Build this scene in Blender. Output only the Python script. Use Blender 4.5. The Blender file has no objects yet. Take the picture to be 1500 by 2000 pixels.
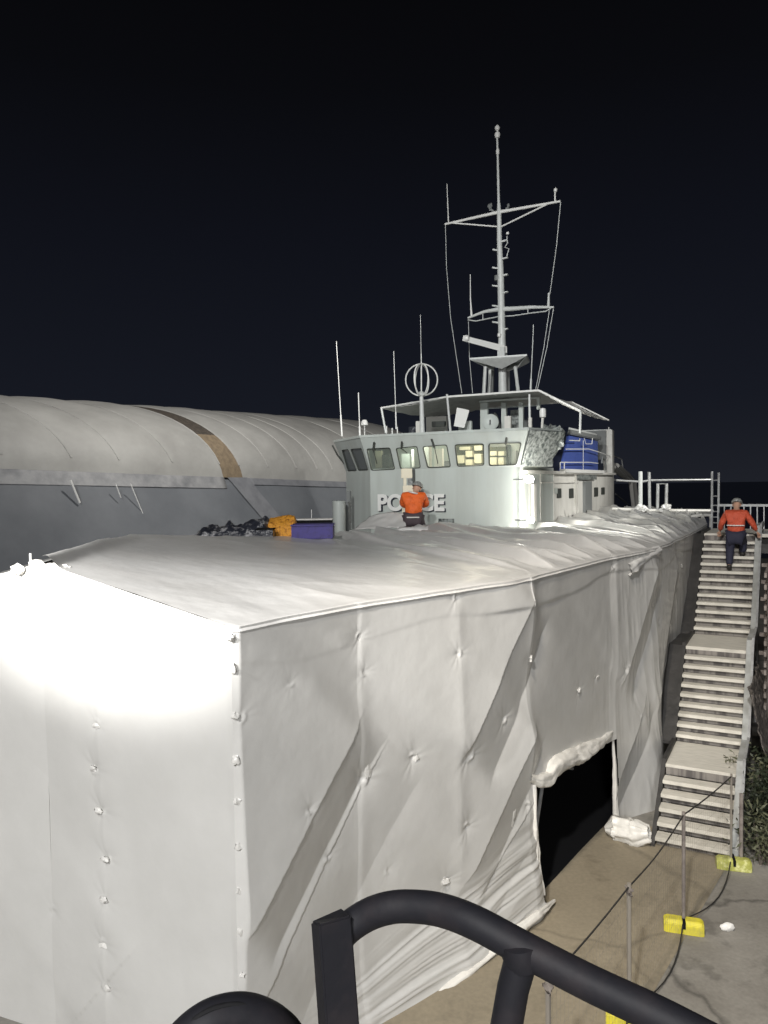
import bpy, bmesh, math, random
import numpy as np
from mathutils import Vector, Matrix
from mathutils.geometry import tessellate_polygon
random.seed(7)
rng = np.random.default_rng(11)
R = math.radians
SC = bpy.context.scene
COL = SC.collection

# ------------------------------------------------------------------ camera
CAM_H = 4.8
PITCH, ROLL = R(2.1), R(-0.8)
camF = Vector((0, math.cos(PITCH), -math.sin(PITCH)))
_r0 = Vector((1, 0, 0)); _u0 = Vector((0, math.sin(PITCH), math.cos(PITCH)))
camR = math.cos(ROLL) * _r0 + math.sin(ROLL) * _u0
camU = -math.sin(ROLL) * _r0 + math.cos(ROLL) * _u0
CAM = Vector((0, 0, CAM_H))
cd = bpy.data.cameras.new('camera'); cam = bpy.data.objects.new('camera', cd); COL.objects.link(cam)
cd.sensor_fit = 'HORIZONTAL'; cd.sensor_width = 36; cd.lens = 36
cd.clip_start = 0.05; cd.clip_end = 2000
M = Matrix.Identity(4)
for i in range(3):
    M[i][0] = camR[i]; M[i][1] = camU[i]; M[i][2] = -camF[i]; M[i][3] = CAM[i]
cam.matrix_world = M
SC.camera = cam
SC.render.resolution_x, SC.render.resolution_y = 768, 1024

# ------------------------------------------------------------------ night sky
w = bpy.data.worlds.new('World'); SC.world = w; w.use_nodes = True
nt = w.node_tree; nt.nodes.clear()
wo = nt.nodes.new('ShaderNodeOutputWorld'); bg = nt.nodes.new('ShaderNodeBackground')
tc = nt.nodes.new('ShaderNodeTexCoord'); sx = nt.nodes.new('ShaderNodeSeparateXYZ')
cr = nt.nodes.new('ShaderNodeValToRGB')
nt.links.new(tc.outputs['Generated'], sx.inputs[0]); nt.links.new(sx.outputs['Z'], cr.inputs[0])
nt.links.new(cr.outputs[0], bg.inputs[0]); nt.links.new(bg.outputs[0], wo.inputs[0])
e = cr.color_ramp.elements
e[0].position = 0.0; e[0].color = (0.0125, 0.0140, 0.0195, 1)
e[1].position = 0.62; e[1].color = (0.0016, 0.0016, 0.0018, 1)
for p_, c_ in ((0.10, (0.0078, 0.0092, 0.0145, 1)), (0.30, (0.0048, 0.0055, 0.0090, 1)), (0.45, (0.0028, 0.0030, 0.0042, 1))):
    k = cr.color_ramp.elements.new(p_); k.color = c_
bg.inputs[1].default_value = 1.0

SC.view_settings.view_transform = 'Standard'; SC.view_settings.look = 'None'
SC.view_settings.exposure = 0.06; SC.view_settings.gamma = 1
SC.cycles.use_denoising = True
SC.cycles.max_bounces = 6; SC.cycles.diffuse_bounces = 3; SC.cycles.transparent_max_bounces = 12
SC.cycles.sample_clamp_indirect = 4

# ------------------------------------------------------------------ lamps (yard and bow floods; the others are added fill lights)
def spot(name, loc, target, power, size=R(120), blend=0.6, rad=0.25, col=(1, 0.96, 0.9)):
    l = bpy.data.lights.new(name, 'SPOT'); l.energy = power; l.spot_size = size; l.spot_blend = blend
    l.shadow_soft_size = rad; l.color = col
    o = bpy.data.objects.new(name, l); COL.objects.link(o); o.location = loc
    o.rotation_euler = (Vector(target) - Vector(loc)).to_track_quat('-Z', 'Y').to_euler()
    return o
spot('yard_floodlight', (-6.1, -12.5, 18.0), (4, 16, 4.5), 18300, R(130), 0.5, 0.5, (1, 0.99, 0.975))
spot('wall_fill_light', (-0.8, -9.0, 7.6), (2.9, 14, 3.0), 4300, R(110), 0.8, 0.9, (1, 0.99, 0.98))  # added soft fill behind the camera, evens out shade on the wrap wall
bf = spot('bow_floodlight', (-4.4, 1.4, 6.3), (-2.25, 6.1, 4.10), 4600, R(43), 1.0, 0.12, (1, 0.98, 0.95)); bf.scale = (1.0, 0.52, 1.0)
spot('quay_fill_light', (-0.5, 3.0, 11.0), (5.2, 9.5, 0.0), 2600, R(62), 0.9, 0.3, (1, 0.90, 0.76))  # added light for the ground by the stairs, kept off the wall
spot('ship_fill_light', (-5.0, 5.0, 13.5), (3.5, 24, 8.6), 5200, R(44), 0.8, 0.3, (0.97, 1, 0.97))  # added light to brighten the wheelhouse front and mast
spot('deckhouse_fill_light', (15.5, 19.0, 10.5), (7.3, 27.0, 4.6), 5200, R(48), 0.9, 0.3, (1, 0.98, 0.92))  # added light from starboard so the deckhouse side comes out pale
spot('shed_fill_light', (-1.0, 20.0, 14.0), (-9, 30, 6), 3800, R(110), 0.8, 0.4, (1, 0.97, 0.92))  # added light to lift the tone of the shed roof

# ------------------------------------------------------------------ pixel helpers: a pixel of the photograph + a real distance / plane -> a point
def ray(px, py):
    return camF + camR * ((px - 750) / 1500) - camU * ((py - 1000) / 1500)
def P(px, py, d):
    return CAM + ray(px, py) * d
def G(px, py, z=0.0):
    r = ray(px, py); return CAM + r * ((z - CAM_H) / r.z)
AX = Vector((0.527, 1, 0)).normalized()          # ship's axis, bow to stern
RT = Vector((AX.y, -AX.x, 0))                    # starboard-hand as the picture shows it
SHIP = P(880, 945, 21.5); SHIP.z = 0.0
def toL(p):
    q = p - SHIP; return Vector((q.dot(RT), q.dot(AX), q.z))
def Lv(px, py, v):                               # on the plane v = const across the ship
    r = ray(px, py); t = (v - (CAM - SHIP).dot(AX)) / r.dot(AX); return toL(CAM + r * t)
def Lu(px, py, u):                               # on the plane u = const along the ship
    r = ray(px, py); t = (u - (CAM - SHIP).dot(RT)) / r.dot(RT); return toL(CAM + r * t)
def Lpl(px, py, p0, n):                          # on any plane in ship space
    r = ray(px, py); rl = Vector((r.dot(RT), r.dot(AX), r.z)); c = toL(CAM)
    return c + rl * ((p0 - c).dot(n) / rl.dot(n))

# ------------------------------------------------------------------ materials
def mat(name, col, rough=0.6, metal=0.0, spec=0.5, noise=None, bump=None, emit=None, trans=0, alpha=1):
    m = bpy.data.materials.new(name); m.use_nodes = True
    t = m.node_tree; b = t.nodes['Principled BSDF']
    b.inputs['Base Color'].default_value = (*col, 1); b.inputs['Roughness'].default_value = rough
    b.inputs['Metallic'].default_value = metal; b.inputs['Specular IOR Level'].default_value = spec
    if trans: b.inputs['Transmission Weight'].default_value = trans
    if alpha < 1: b.inputs['Alpha'].default_value = alpha
    if emit:
        b.inputs['Emission Color'].default_value = (*emit[0], 1); b.inputs['Emission Strength'].default_value = emit[1]
    co = None
    def coord():
        nonlocal co
        if co is None: co = t.nodes.new('ShaderNodeTexCoord')
        return co.outputs['Object']
    if noise:                                     # (second colour, scale, contrast low, high, stretch)
        c2, sc, lo, hi, st = noise
        mp = t.nodes.new('ShaderNodeMapping'); mp.inputs['Scale'].default_value = st
        n = t.nodes.new('ShaderNodeTexNoise'); n.inputs['Scale'].default_value = sc; n.inputs['Detail'].default_value = 7
        n.inputs['Roughness'].default_value = 0.62
        r_ = t.nodes.new('ShaderNodeValToRGB'); r_.color_ramp.elements[0].position = lo; r_.color_ramp.elements[1].position = hi
        r_.color_ramp.elements[0].color = (*col, 1); r_.color_ramp.elements[1].color = (*c2, 1)
        t.links.new(coord(), mp.inputs[0]); t.links.new(mp.outputs[0], n.inputs[0]); t.links.new(n.outputs[0], r_.inputs[0])
        t.links.new(r_.outputs[0], b.inputs['Base Color'])
    if bump:                                      # (scale, strength, distance)
        n = t.nodes.new('ShaderNodeTexNoise'); n.inputs['Scale'].default_value = bump[0]; n.inputs['Detail'].default_value = 5
        bp = t.nodes.new('ShaderNodeBump'); bp.inputs['Strength'].default_value = bump[1]; bp.inputs['Distance'].default_value = bump[2]
        t.links.new(coord(), n.inputs[0]); t.links.new(n.outputs[0], bp.inputs['Height']); t.links.new(bp.outputs[0], b.inputs['Normal'])
    return m
U1 = (1, 1, 1)
mWrap = mat('shrink_wrap', (0.635, 0.63, 0.61), 0.27, spec=0.6, noise=((0.575, 0.57, 0.55), 1.3, 0.35, 0.7, U1), bump=(2.2, 0.25, 0.03))
mWrapB = mat('bunched_wrap', (0.80, 0.78, 0.73), 0.3, spec=0.5, bump=(9, 0.5, 0.03))
mRoof = mat('roof_wrap', (0.68, 0.675, 0.66), 0.34, spec=0.5, noise=((0.60, 0.59, 0.57), 0.9, 0.38, 0.72, (1, 1, 1)), bump=(3.0, 0.3, 0.03))
mTape = mat('white_tape', (0.72, 0.71, 0.68), 0.32, bump=(60, 0.5, 0.01))
mDark = mat('dark_sheet', (0.030, 0.029, 0.028), 0.5, noise=((0.055, 0.052, 0.05), 3, 0.35, 0.7, U1), bump=(6, 0.4, 0.03))
mGround = mat('quay_concrete', (0.30, 0.285, 0.255), 0.8, noise=((0.185, 0.172, 0.15), 0.9, 0.35, 0.7, U1), bump=(14, 0.25, 0.01))
mDock = mat('dock_floor', (0.31, 0.265, 0.19), 0.6, noise=((0.25, 0.215, 0.155), 0.8, 0.3, 0.72, U1), bump=(18, 0.15, 0.008))
mHull = mat('ship_grey', (0.52, 0.56, 0.535), 0.42, noise=((0.40, 0.42, 0.39), 1.6, 0.42, 0.85, (1, 1, 0.16)))
mHull2 = mat('deckhouse_cream', (0.72, 0.71, 0.67), 0.5, noise=((0.52, 0.51, 0.47), 1.6, 0.45, 0.8, (1, 1, 0.25)))
mWhite = mat('white_paint', (0.80, 0.80, 0.78), 0.35)
mMast = mat('mast_grey', (0.66, 0.68, 0.67), 0.4, noise=((0.55, 0.57, 0.56), 6, 0.4, 0.7, U1))
mMastD = mat('mast_dark', (0.20, 0.21, 0.21), 0.5)
mSteel = mat('galvanised_steel', (0.46, 0.47, 0.47), 0.42, 0.25, noise=((0.30, 0.30, 0.30), 7, 0.4, 0.7, U1))
mBlack = mat('black_paint', (0.010, 0.010, 0.013), 0.62, spec=0.22, noise=((0.022, 0.018, 0.020), 12, 0.45, 0.75, (1, 1, 1)), bump=(70, 0.2, 0.003))
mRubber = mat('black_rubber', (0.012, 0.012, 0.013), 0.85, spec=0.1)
mAwn = mat('awning_canvas', (0.48, 0.48, 0.46), 0.75, noise=((0.36, 0.36, 0.35), 4, 0.4, 0.7, U1))
mBlue = mat('funnel_blue', (0.065, 0.105, 0.36), 0.45, noise=((0.05, 0.08, 0.28), 2, 0.45, 0.8, U1))
mNavy = mat('navy_black', (0.012, 0.016, 0.035), 0.5)
mNet = mat('salvage_net', (0.30, 0.32, 0.31), 0.35, noise=((0.05, 0.06, 0.06), 9, 0.42, 0.62, U1), bump=(14, 0.3, 0.02))
mGlass = mat('window_glass', (0.55, 0.62, 0.55), 0.08, spec=0.6, alpha=0.26)
mGlassG = mat('side_glass', (0.12, 0.135, 0.135), 0.12, spec=0.6)
mSeal = mat('window_seal', (0.045, 0.05, 0.045), 0.6)
mCream = mat('cabin_cream', (0.66, 0.63, 0.47), 0.6)
mOlive = mat('cabin_olive', (0.10, 0.105, 0.06), 0.7)
mBrown = mat('cabin_brown', (0.10, 0.085, 0.06), 0.7)
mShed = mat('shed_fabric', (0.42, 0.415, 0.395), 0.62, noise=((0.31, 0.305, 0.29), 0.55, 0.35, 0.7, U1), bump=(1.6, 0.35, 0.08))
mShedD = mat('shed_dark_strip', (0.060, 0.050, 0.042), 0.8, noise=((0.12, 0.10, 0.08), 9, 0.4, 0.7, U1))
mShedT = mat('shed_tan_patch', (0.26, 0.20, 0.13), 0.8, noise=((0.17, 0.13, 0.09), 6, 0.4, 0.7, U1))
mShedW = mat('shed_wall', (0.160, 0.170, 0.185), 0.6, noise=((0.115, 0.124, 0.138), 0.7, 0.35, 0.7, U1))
mShedS = mat('shed_wall_strip', (0.20, 0.205, 0.22), 0.7, noise=((0.15, 0.155, 0.17), 3, 0.4, 0.7, U1))
mShedG = mat('shed_gutter', (0.32, 0.32, 0.325), 0.6, noise=((0.17, 0.175, 0.185), 1.6, 0.4, 0.7, U1))
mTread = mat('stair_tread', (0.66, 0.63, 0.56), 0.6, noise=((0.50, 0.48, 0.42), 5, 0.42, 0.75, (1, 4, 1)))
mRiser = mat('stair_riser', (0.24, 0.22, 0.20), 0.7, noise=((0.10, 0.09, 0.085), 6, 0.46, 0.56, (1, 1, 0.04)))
mStr = mat('stair_stringer', (0.42, 0.43, 0.42), 0.5, noise=((0.24, 0.24, 0.22), 4, 0.4, 0.75, U1))
mOrange = mat('hivis_orange', (0.86, 0.15, 0.022), 0.65, noise=((0.55, 0.085, 0.012), 7, 0.5, 0.72, U1), bump=(9, 1.0, 0.05))
mRed = mat('hivis_red_orange', (0.58, 0.09, 0.04), 0.65, noise=((0.36, 0.05, 0.02), 7, 0.5, 0.72, U1), bump=(9, 1.0, 0.05))
mReflect = mat('reflective_tape', (0.78, 0.76, 0.72), 0.35)
mTrou = mat('grey_trousers', (0.080, 0.060, 0.068), 0.8, bump=(20, 0.5, 0.01))
mTrouN = mat('navy_trousers', (0.022, 0.023, 0.045), 0.8, bump=(20, 0.5, 0.01))
mSkin = mat('skin', (0.50, 0.29, 0.20), 0.5)
mHelm = mat('helmet_grey', (0.16, 0.165, 0.16), 0.5, noise=((0.34, 0.35, 0.33), 30, 0.42, 0.6, U1))
mEye = mat('eye', (0.03, 0.02, 0.02), 0.3)
mBoot = mat('boot_black', (0.02, 0.018, 0.016), 0.6)
mYellow = mat('yellow_block', (0.68, 0.60, 0.045), 0.55, noise=((0.42, 0.37, 0.08), 9, 0.45, 0.75, U1))
mYellowG = mat('yellow_green_block', (0.42, 0.43, 0.10), 0.6, noise=((0.75, 0.75, 0.35), 14, 0.5, 0.65, U1), bump=(20, 0.7, 0.02))
mWire = mat('fence_wire', (0.32, 0.29, 0.25), 0.5, 0.3)
mRope = mat('dark_cable', (0.03, 0.028, 0.025), 0.7)
mPile = mat('crumpled_dark_plastic', (0.03, 0.033, 0.045), 0.3, noise=((0.45, 0.45, 0.46), 7, 0.52, 0.66, U1), bump=(9, 0.9, 0.06))
mAmber = mat('orange_netting', (0.80, 0.36, 0.04), 0.6, noise=((0.36, 0.13, 0.02), 16, 0.5, 0.66, U1), bump=(18, 0.9, 0.05))
mPurple = mat('blue_crate', (0.060, 0.045, 0.24), 0.55, noise=((0.04, 0.03, 0.14), 9, 0.45, 0.7, U1))
mBox = mat('cream_equipment', (0.80, 0.74, 0.58), 0.5)
mLeaf = mat('leaf', (0.022, 0.030, 0.016), 0.6, noise=((0.045, 0.055, 0.028), 6, 0.45, 0.7, U1))
mLeafL = mat('pale_leaf', (0.10, 0.105, 0.06), 0.6)
mStem = mat('stem', (0.10, 0.085, 0.07), 0.8)
mTimber = mat('weathered_timber', (0.25, 0.22, 0.20), 0.8, noise=((0.12, 0.10, 0.09), 8, 0.4, 0.7, U1))
mSack = mat('brown_netting', (0.16, 0.14, 0.125), 0.8, noise=((0.05, 0.045, 0.04), 13, 0.42, 0.6, U1), bump=(16, 1.0, 0.05))
mGlow = mat('lamp_glow', (1, 1, 1), 0.4, emit=((1, 0.97, 0.9), 14))
mCup = mat('white_litter', (0.8, 0.79, 0.76), 0.5)

# ------------------------------------------------------------------ builders
def tag(o, label=None, cat=None, group=None, kind=None):
    if label: o['label'] = label
    if cat: o['category'] = cat
    if group: o['group'] = group
    if kind: o['kind'] = kind
    return o
def empty(name, loc, rot=None, label=None, cat=None, group=None):
    o = bpy.data.objects.new(name, None); COL.objects.link(o); o.location = loc
    if rot: o.rotation_euler = rot
    o.empty_display_size = 0.1
    return tag(o, label, cat, group)
def link(name, me, m, parent=None, smooth=False):
    if m and not me.materials: me.materials.append(m)
    if smooth:
        me.polygons.foreach_set('use_smooth', [True] * len(me.polygons))
    o = bpy.data.objects.new(name, me); COL.objects.link(o)
    if parent: o.parent = parent
    return o
class MB:
    def __init__(s): s.v = []; s.f = []
    def add(s, vs, fs):
        n = len(s.v); s.v += [tuple(v) for v in vs]; s.f += [tuple(i + n for i in f) for f in fs]; return s
    def hexa(s, q):                               # 8 corners: bottom 4, top 4 (same order)
        return s.add(q, [(3, 2, 1, 0), (4, 5, 6, 7), (0, 1, 5, 4), (1, 2, 6, 5), (2, 3, 7, 6), (3, 0, 4, 7)])
    def box(s, c, sz, x=(1, 0, 0), y=(0, 1, 0), z=(0, 0, 1)):
        c = Vector(c); x = Vector(x).normalized() * sz[0] / 2; y = Vector(y).normalized() * sz[1] / 2; z = Vector(z).normalized() * sz[2] / 2
        q = [c - x - y - z, c + x - y - z, c + x + y - z, c - x + y - z]
        return s.hexa(q + [p + 2 * z for p in q])
    def bar(s, a, b, w_, h_, up=(0, 0, 1)):       # square bar from a to b
        a = Vector(a); b = Vector(b); d = b - a; L = d.length
        if L < 1e-6: return s
        d.normalize(); u = Vector(up)
        if abs(u.dot(d)) > 0.98: u = Vector((1, 0, 0))
        sd = d.cross(u).normalized(); u = sd.cross(d).normalized()
        return s.box((a + b) / 2, (w_, L, h_), sd, d, u)
    def tube(s, pts, rad, n=10, cap=True):
        pts = [Vector(p) for p in pts]; m = len(pts)
        if not isinstance(rad, (list, tuple)): rad = [rad] * m
        base = len(s.v); prev = None
        for i, p in enumerate(pts):
            d = (pts[min(i + 1, m - 1)] - pts[max(i - 1, 0)]).normalized()
            if prev is None:
                u = Vector((0, 0, 1)) if abs(d.z) < 0.9 else Vector((1, 0, 0))
                sd = d.cross(u).normalized()
            else:
                sd = (prev - d * prev.dot(d)).normalized()
            prev = sd; u = sd.cross(d)
            for k in range(n):
                a = 2 * math.pi * k / n
                s.v.append(tuple(p + (sd * math.cos(a) + u * math.sin(a)) * rad[i]))
        for i in range(m - 1):
            for k in range(n):
                k2 = (k + 1) % n
                s.f.append((base + i * n + k, base + i * n + k2, base + (i + 1) * n + k2, base + (i + 1) * n + k))
        if cap:
            s.f.append(tuple(base + k for k in range(n))); s.f.append(tuple(base + (m - 1) * n + k for k in reversed(range(n))))
        return s
    def lathe(s, c, prof, n=20, axis=(0, 0, 1)):  # prof: (radius, height)
        ax = Vector(axis).normalized(); c = Vector(c)
        return s.tube([c + ax * h for r_, h in prof], [max(r_, 1e-4) for r_, h in prof], n)
    def poly(s, pts, thick):                      # flat polygon given thickness
        pts = [Vector(p) for p in pts]; n = Vector((0, 0, 0))
        for i in range(len(pts)):
            a, b = pts[i], pts[(i + 1) % len(pts)]; n += a.cross(b)
        n.normalize(); k = len(pts)
        lo = [p - n * thick for p in pts]
        return s.add(pts + lo, [tuple(range(k)), tuple(reversed(range(k, 2 * k)))] + [(i, i + k, (i + 1) % k + k, (i + 1) % k) for i in range(k)])
    def build(s, name, m, parent=None, smooth=False, bevel=0):
        me = bpy.data.meshes.new(name); me.from_pydata(s.v, [], s.f); me.update()
        bm = bmesh.new(); bm.from_mesh(me); bmesh.ops.recalc_face_normals(bm, faces=bm.faces)
        if bevel: bmesh.ops.bevel(bm, geom=list(bm.edges), offset=bevel, segments=2, affect='EDGES', clamp_overlap=True)
        bm.to_mesh(me); bm.free()
        o = link(name, me, m, parent, False)
        if smooth:
            me.polygons.foreach_set('use_smooth', [True] * len(me.polygons))
            try: me.set_sharp_from_angle(angle=R(45))
            except Exception: pass
        return o
def vnoise(x, y, seed=0):
    xi = np.floor(x).astype(np.int64); yi = np.floor(y).astype(np.int64); fx = x - xi; fy = y - yi
    fx = fx * fx * (3 - 2 * fx); fy = fy * fy * (3 - 2 * fy)
    def h(a, b):
        n = (a * 374761393 + b * 668265263 + seed * 982451653) & 0x7fffffff
        n = ((n ^ (n >> 13)) * 1274126177) & 0x7fffffff
        return ((n ^ (n >> 16)) & 0xffff) / 65535.0
    return (h(xi, yi) * (1 - fx) + h(xi + 1, yi) * fx) * (1 - fy) + (h(xi, yi + 1) * (1 - fx) + h(xi + 1, yi + 1) * fx) * fy - 0.5
def fbm(x, y, seed=0, oc=4):
    t = 0; a = 1.0
    for i in range(oc):
        t = t + a * vnoise(x * 2 ** i, y * 2 ** i, seed + i); a *= 0.5
    return t
def ridged(x, y, seed=0):
    return 1 - 2 * np.abs(vnoise(x, y, seed))
def gridmesh(name, X, m, parent=None, keep=None, smooth=True, thick=0):
    nu, nv, _ = X.shape
    idx = np.arange(nu * nv).reshape(nu, nv)
    f = np.stack([idx[:-1, :-1], idx[1:, :-1], idx[1:, 1:], idx[:-1, 1:]], -1)
    if keep is not None: f = f[keep]
    f = f.reshape(-1, 4)
    me = bpy.data.meshes.new(name)
    used = np.unique(f); remap = -np.ones(nu * nv, int); remap[used] = np.arange(len(used))
    V = X.reshape(-1, 3)[used]; f = remap[f]
    me.vertices.add(len(V)); me.vertices.foreach_set('co', V.ravel())
    me.loops.add(f.size); me.loops.foreach_set('vertex_index', f.ravel().astype(np.int32))
    me.polygons.add(len(f)); me.polygons.foreach_set('loop_start', np.arange(0, f.size, 4, dtype=np.int32))
    me.update(calc_edges=True); me.validate()
    o = link(name, me, m, parent, smooth)
    if thick:
        md = o.modifiers.new('thickness', 'SOLIDIFY'); md.thickness = thick; md.offset = 0
    return o
def skinned(name, chains, m, parent=None, sub=2):
    # chains: list of [(co, radius), ...]; the same co (rounded) joins chains together; first vertex is the root
    vs = []; rs = []; es = []; key = {}
    for ch in chains:
        last = None
        for co, r_ in ch:
            k = tuple(round(c, 4) for c in co)
            if k not in key: key[k] = len(vs); vs.append(co); rs.append(r_)
            i = key[k]
            if last is not None and last != i: es.append((last, i))
            last = i
    me = bpy.data.meshes.new(name); me.from_pydata(vs, es, [])
    o = bpy.data.objects.new(name, me); COL.objects.link(o)
    o.modifiers.new('skin', 'SKIN')
    for i, r_ in enumerate(rs):
        rr = r_ if isinstance(r_, tuple) else (r_, r_)
        me.skin_vertices[0].data[i].radius = rr
    seen = set()
    adj = {i: [] for i in range(len(vs))}
    for a, b in es: adj[a].append(b); adj[b].append(a)
    for i in range(len(vs)):
        if i in seen: continue
        me.skin_vertices[0].data[i].use_root = True
        st = [i]
        while st:
            q = st.pop()
            if q in seen: continue
            seen.add(q); st += adj[q]
    sb = o.modifiers.new('sub', 'SUBSURF'); sb.levels = sub; sb.render_levels = sub
    bpy.context.view_layer.update()
    dg = bpy.context.evaluated_depsgraph_get()
    nm = bpy.data.meshes.new_from_object(o.evaluated_get(dg))
    bpy.data.objects.remove(o); nm.name = name
    return link(name, nm, m, parent, True)

def weather(m, dark, sc=1.0, crack=0.5):
    t = m.node_tree; b = t.nodes['Principled BSDF']; src = b.inputs['Base Color'].links[0].from_socket
    co = t.nodes.new('ShaderNodeTexCoord')
    n = t.nodes.new('ShaderNodeTexNoise'); n.inputs['Scale'].default_value = 26 * sc; n.inputs['Detail'].default_value = 8
    r1 = t.nodes.new('ShaderNodeMapRange'); r1.inputs[1].default_value = .3; r1.inputs[2].default_value = .7; r1.inputs[3].default_value = .90; r1.inputs[4].default_value = 1.07
    v = t.nodes.new('ShaderNodeTexVoronoi'); v.feature = 'DISTANCE_TO_EDGE'; v.inputs['Scale'].default_value = .42 * sc
    wp = t.nodes.new('ShaderNodeTexNoise'); wp.inputs['Scale'].default_value = 2.5; wp.inputs['Detail'].default_value = 6
    ad = t.nodes.new('ShaderNodeMixRGB'); ad.blend_type = 'ADD'; ad.inputs[0].default_value = .25
    r2 = t.nodes.new('ShaderNodeMapRange'); r2.inputs[1].default_value = .0; r2.inputs[2].default_value = .012; r2.inputs[3].default_value = crack; r2.inputs[4].default_value = 1.0
    s_ = t.nodes.new('ShaderNodeTexNoise'); s_.inputs['Scale'].default_value = 1.7; s_.inputs['Detail'].default_value = 5; s_.inputs['Roughness'].default_value = .7
    r3 = t.nodes.new('ShaderNodeMapRange'); r3.inputs[1].default_value = .54; r3.inputs[2].default_value = .64; r3.inputs[3].default_value = 1.0; r3.inputs[4].default_value = dark
    L = t.links.new
    L(co.outputs['Object'], n.inputs[0]); L(n.outputs[0], r1.inputs[0]); L(co.outputs['Object'], wp.inputs[0])
    L(co.outputs['Object'], ad.inputs[1]); L(wp.outputs['Color'], ad.inputs[2]); L(ad.outputs[0], v.inputs['Vector']); L(v.outputs['Distance'], r2.inputs[0])
    L(co.outputs['Object'], s_.inputs[0]); L(s_.outputs[0], r3.inputs[0])
    m1 = t.nodes.new('ShaderNodeMath'); m1.operation = 'MULTIPLY'; L(r1.outputs[0], m1.inputs[0]); L(r2.outputs[0], m1.inputs[1])
    m2 = t.nodes.new('ShaderNodeMath'); m2.operation = 'MULTIPLY'; L(m1.outputs[0], m2.inputs[0]); L(r3.outputs[0], m2.inputs[1])
    mx_ = t.nodes.new('ShaderNodeMixRGB'); mx_.blend_type = 'MULTIPLY'; mx_.inputs[0].default_value = 1; L(src, mx_.inputs[1]); L(m2.outputs[0], mx_.inputs[2]); L(mx_.outputs[0], b.inputs['Base Color'])
    rr_ = t.nodes.new('ShaderNodeMapRange'); rr_.inputs[3].default_value = .85; rr_.inputs[4].default_value = .45; rr_.inputs[1].default_value = .5; rr_.inputs[2].default_value = .7; L(s_.outputs[0], rr_.inputs[0]); L(rr_.outputs[0], b.inputs['Roughness'])
weather(mGround, .72); weather(mDock, .82, .8, .75)
# ================================================================== GROUND
g = MB().add([(-300, -60, 0), (300, -60, 0), (300, 500, 0), (-300, 500, 0)], [(0, 1, 2, 3)]).build('ground', mGround)
tag(g, 'grey brown concrete quay', None, None, 'structure')
mSkyMirror = mat('sky_mirror', (0.010, 0.012, 0.018), 0.25, spec=0.6, bump=(0.6, 0.3, 0.05))  # for an added glossy plane that reflects the sky over the black far ground
g2 = MB().add([(-400, 46, .02), (900, 46, .02), (900, 1200, .02), (-400, 1200, .02)], [(0, 1, 2, 3)]).build('sky_mirror_plane', mSkyMirror)
tag(g2, 'dark glossy plane added beyond the quay to mirror the sky', None, None, 'structure')

# ================================================================== WRAP COVER
ZT = 3.77
topP = {}
def topd(px, py): return G(px, py, ZT)
S_TOP = [topd(450, 1225), topd(690, 1178), topd(880, 1150), topd(1030, 1127), topd(1183, 1088), topd(1280, 1069), topd(1348, 1041), topd(1380, 1023)]
ZPK = P(82, 1099, 6.6)
S_FAR = [ZPK, P(255, 1046, 12.0), P(470, 1049, 15.5), P(650, 1051, 18), P(860, 1033, 20.3), P(1012, 1041, 21.2), P(1200, 992, 30.5), P(1345, 1001, 33)]
S_pl = [Vector((p.x, p.y, 0)) for p in S_TOP]
S_len = [0]
for a, b in zip(S_pl[:-1], S_pl[1:]): S_len.append(S_len[-1] + (b - a).length)
F_TOP = [ZPK, S_TOP[0]]                # bow end panel, seen from outside left to right
zz = Vector((-5.8, 7.72, 3.46))
F_TOP = [zz] + F_TOP
F_pl = [Vector((p.x, p.y, 0)) for p in F_TOP]
F_len = [0]
for a, b in zip(F_pl[:-1], F_pl[1:]): F_len.append(F_len[-1] + (b - a).length)

def to_sz(px, py, pl, ln):
    r = ray(px, py); best = None
    for i in range(len(pl) - 1):
        a, b = pl[i], pl[i + 1]; d = b - a; n = Vector((d.y, -d.x, 0))
        den = r.dot(n)
        if abs(den) < 1e-9: continue
        t = (Vector((a.x, a.y, CAM_H)) - CAM).dot(n) / den
        if t <= 0: continue
        p = CAM + r * t; u = (p - a).dot(d) / d.dot(d)
        if -1e-3 <= u <= 1 + 1e-3 and (best is None or t < best[0]):
            best = (t, ln[i] + u * d.length, p.z)
    return (best[1], best[2]) if best else None
def wall_pt(s, z, pl, ln, off=0.0):
    i = 0
    while i < len(ln) - 2 and s > ln[i + 1]: i += 1
    a, b = pl[i], pl[i + 1]; d = (b - a); u = (s - ln[i]) / d.length
    n = Vector((d.y, -d.x, 0)).normalized()
    return Vector((a.x + d.x * u, a.y + d.y * u, z)) + n * off
def Wp(px, py, off=0.0, pl=S_pl, ln=S_len):
    s, z = to_sz(px, py, pl, ln); return wall_pt(s, z, pl, ln, off)

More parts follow.
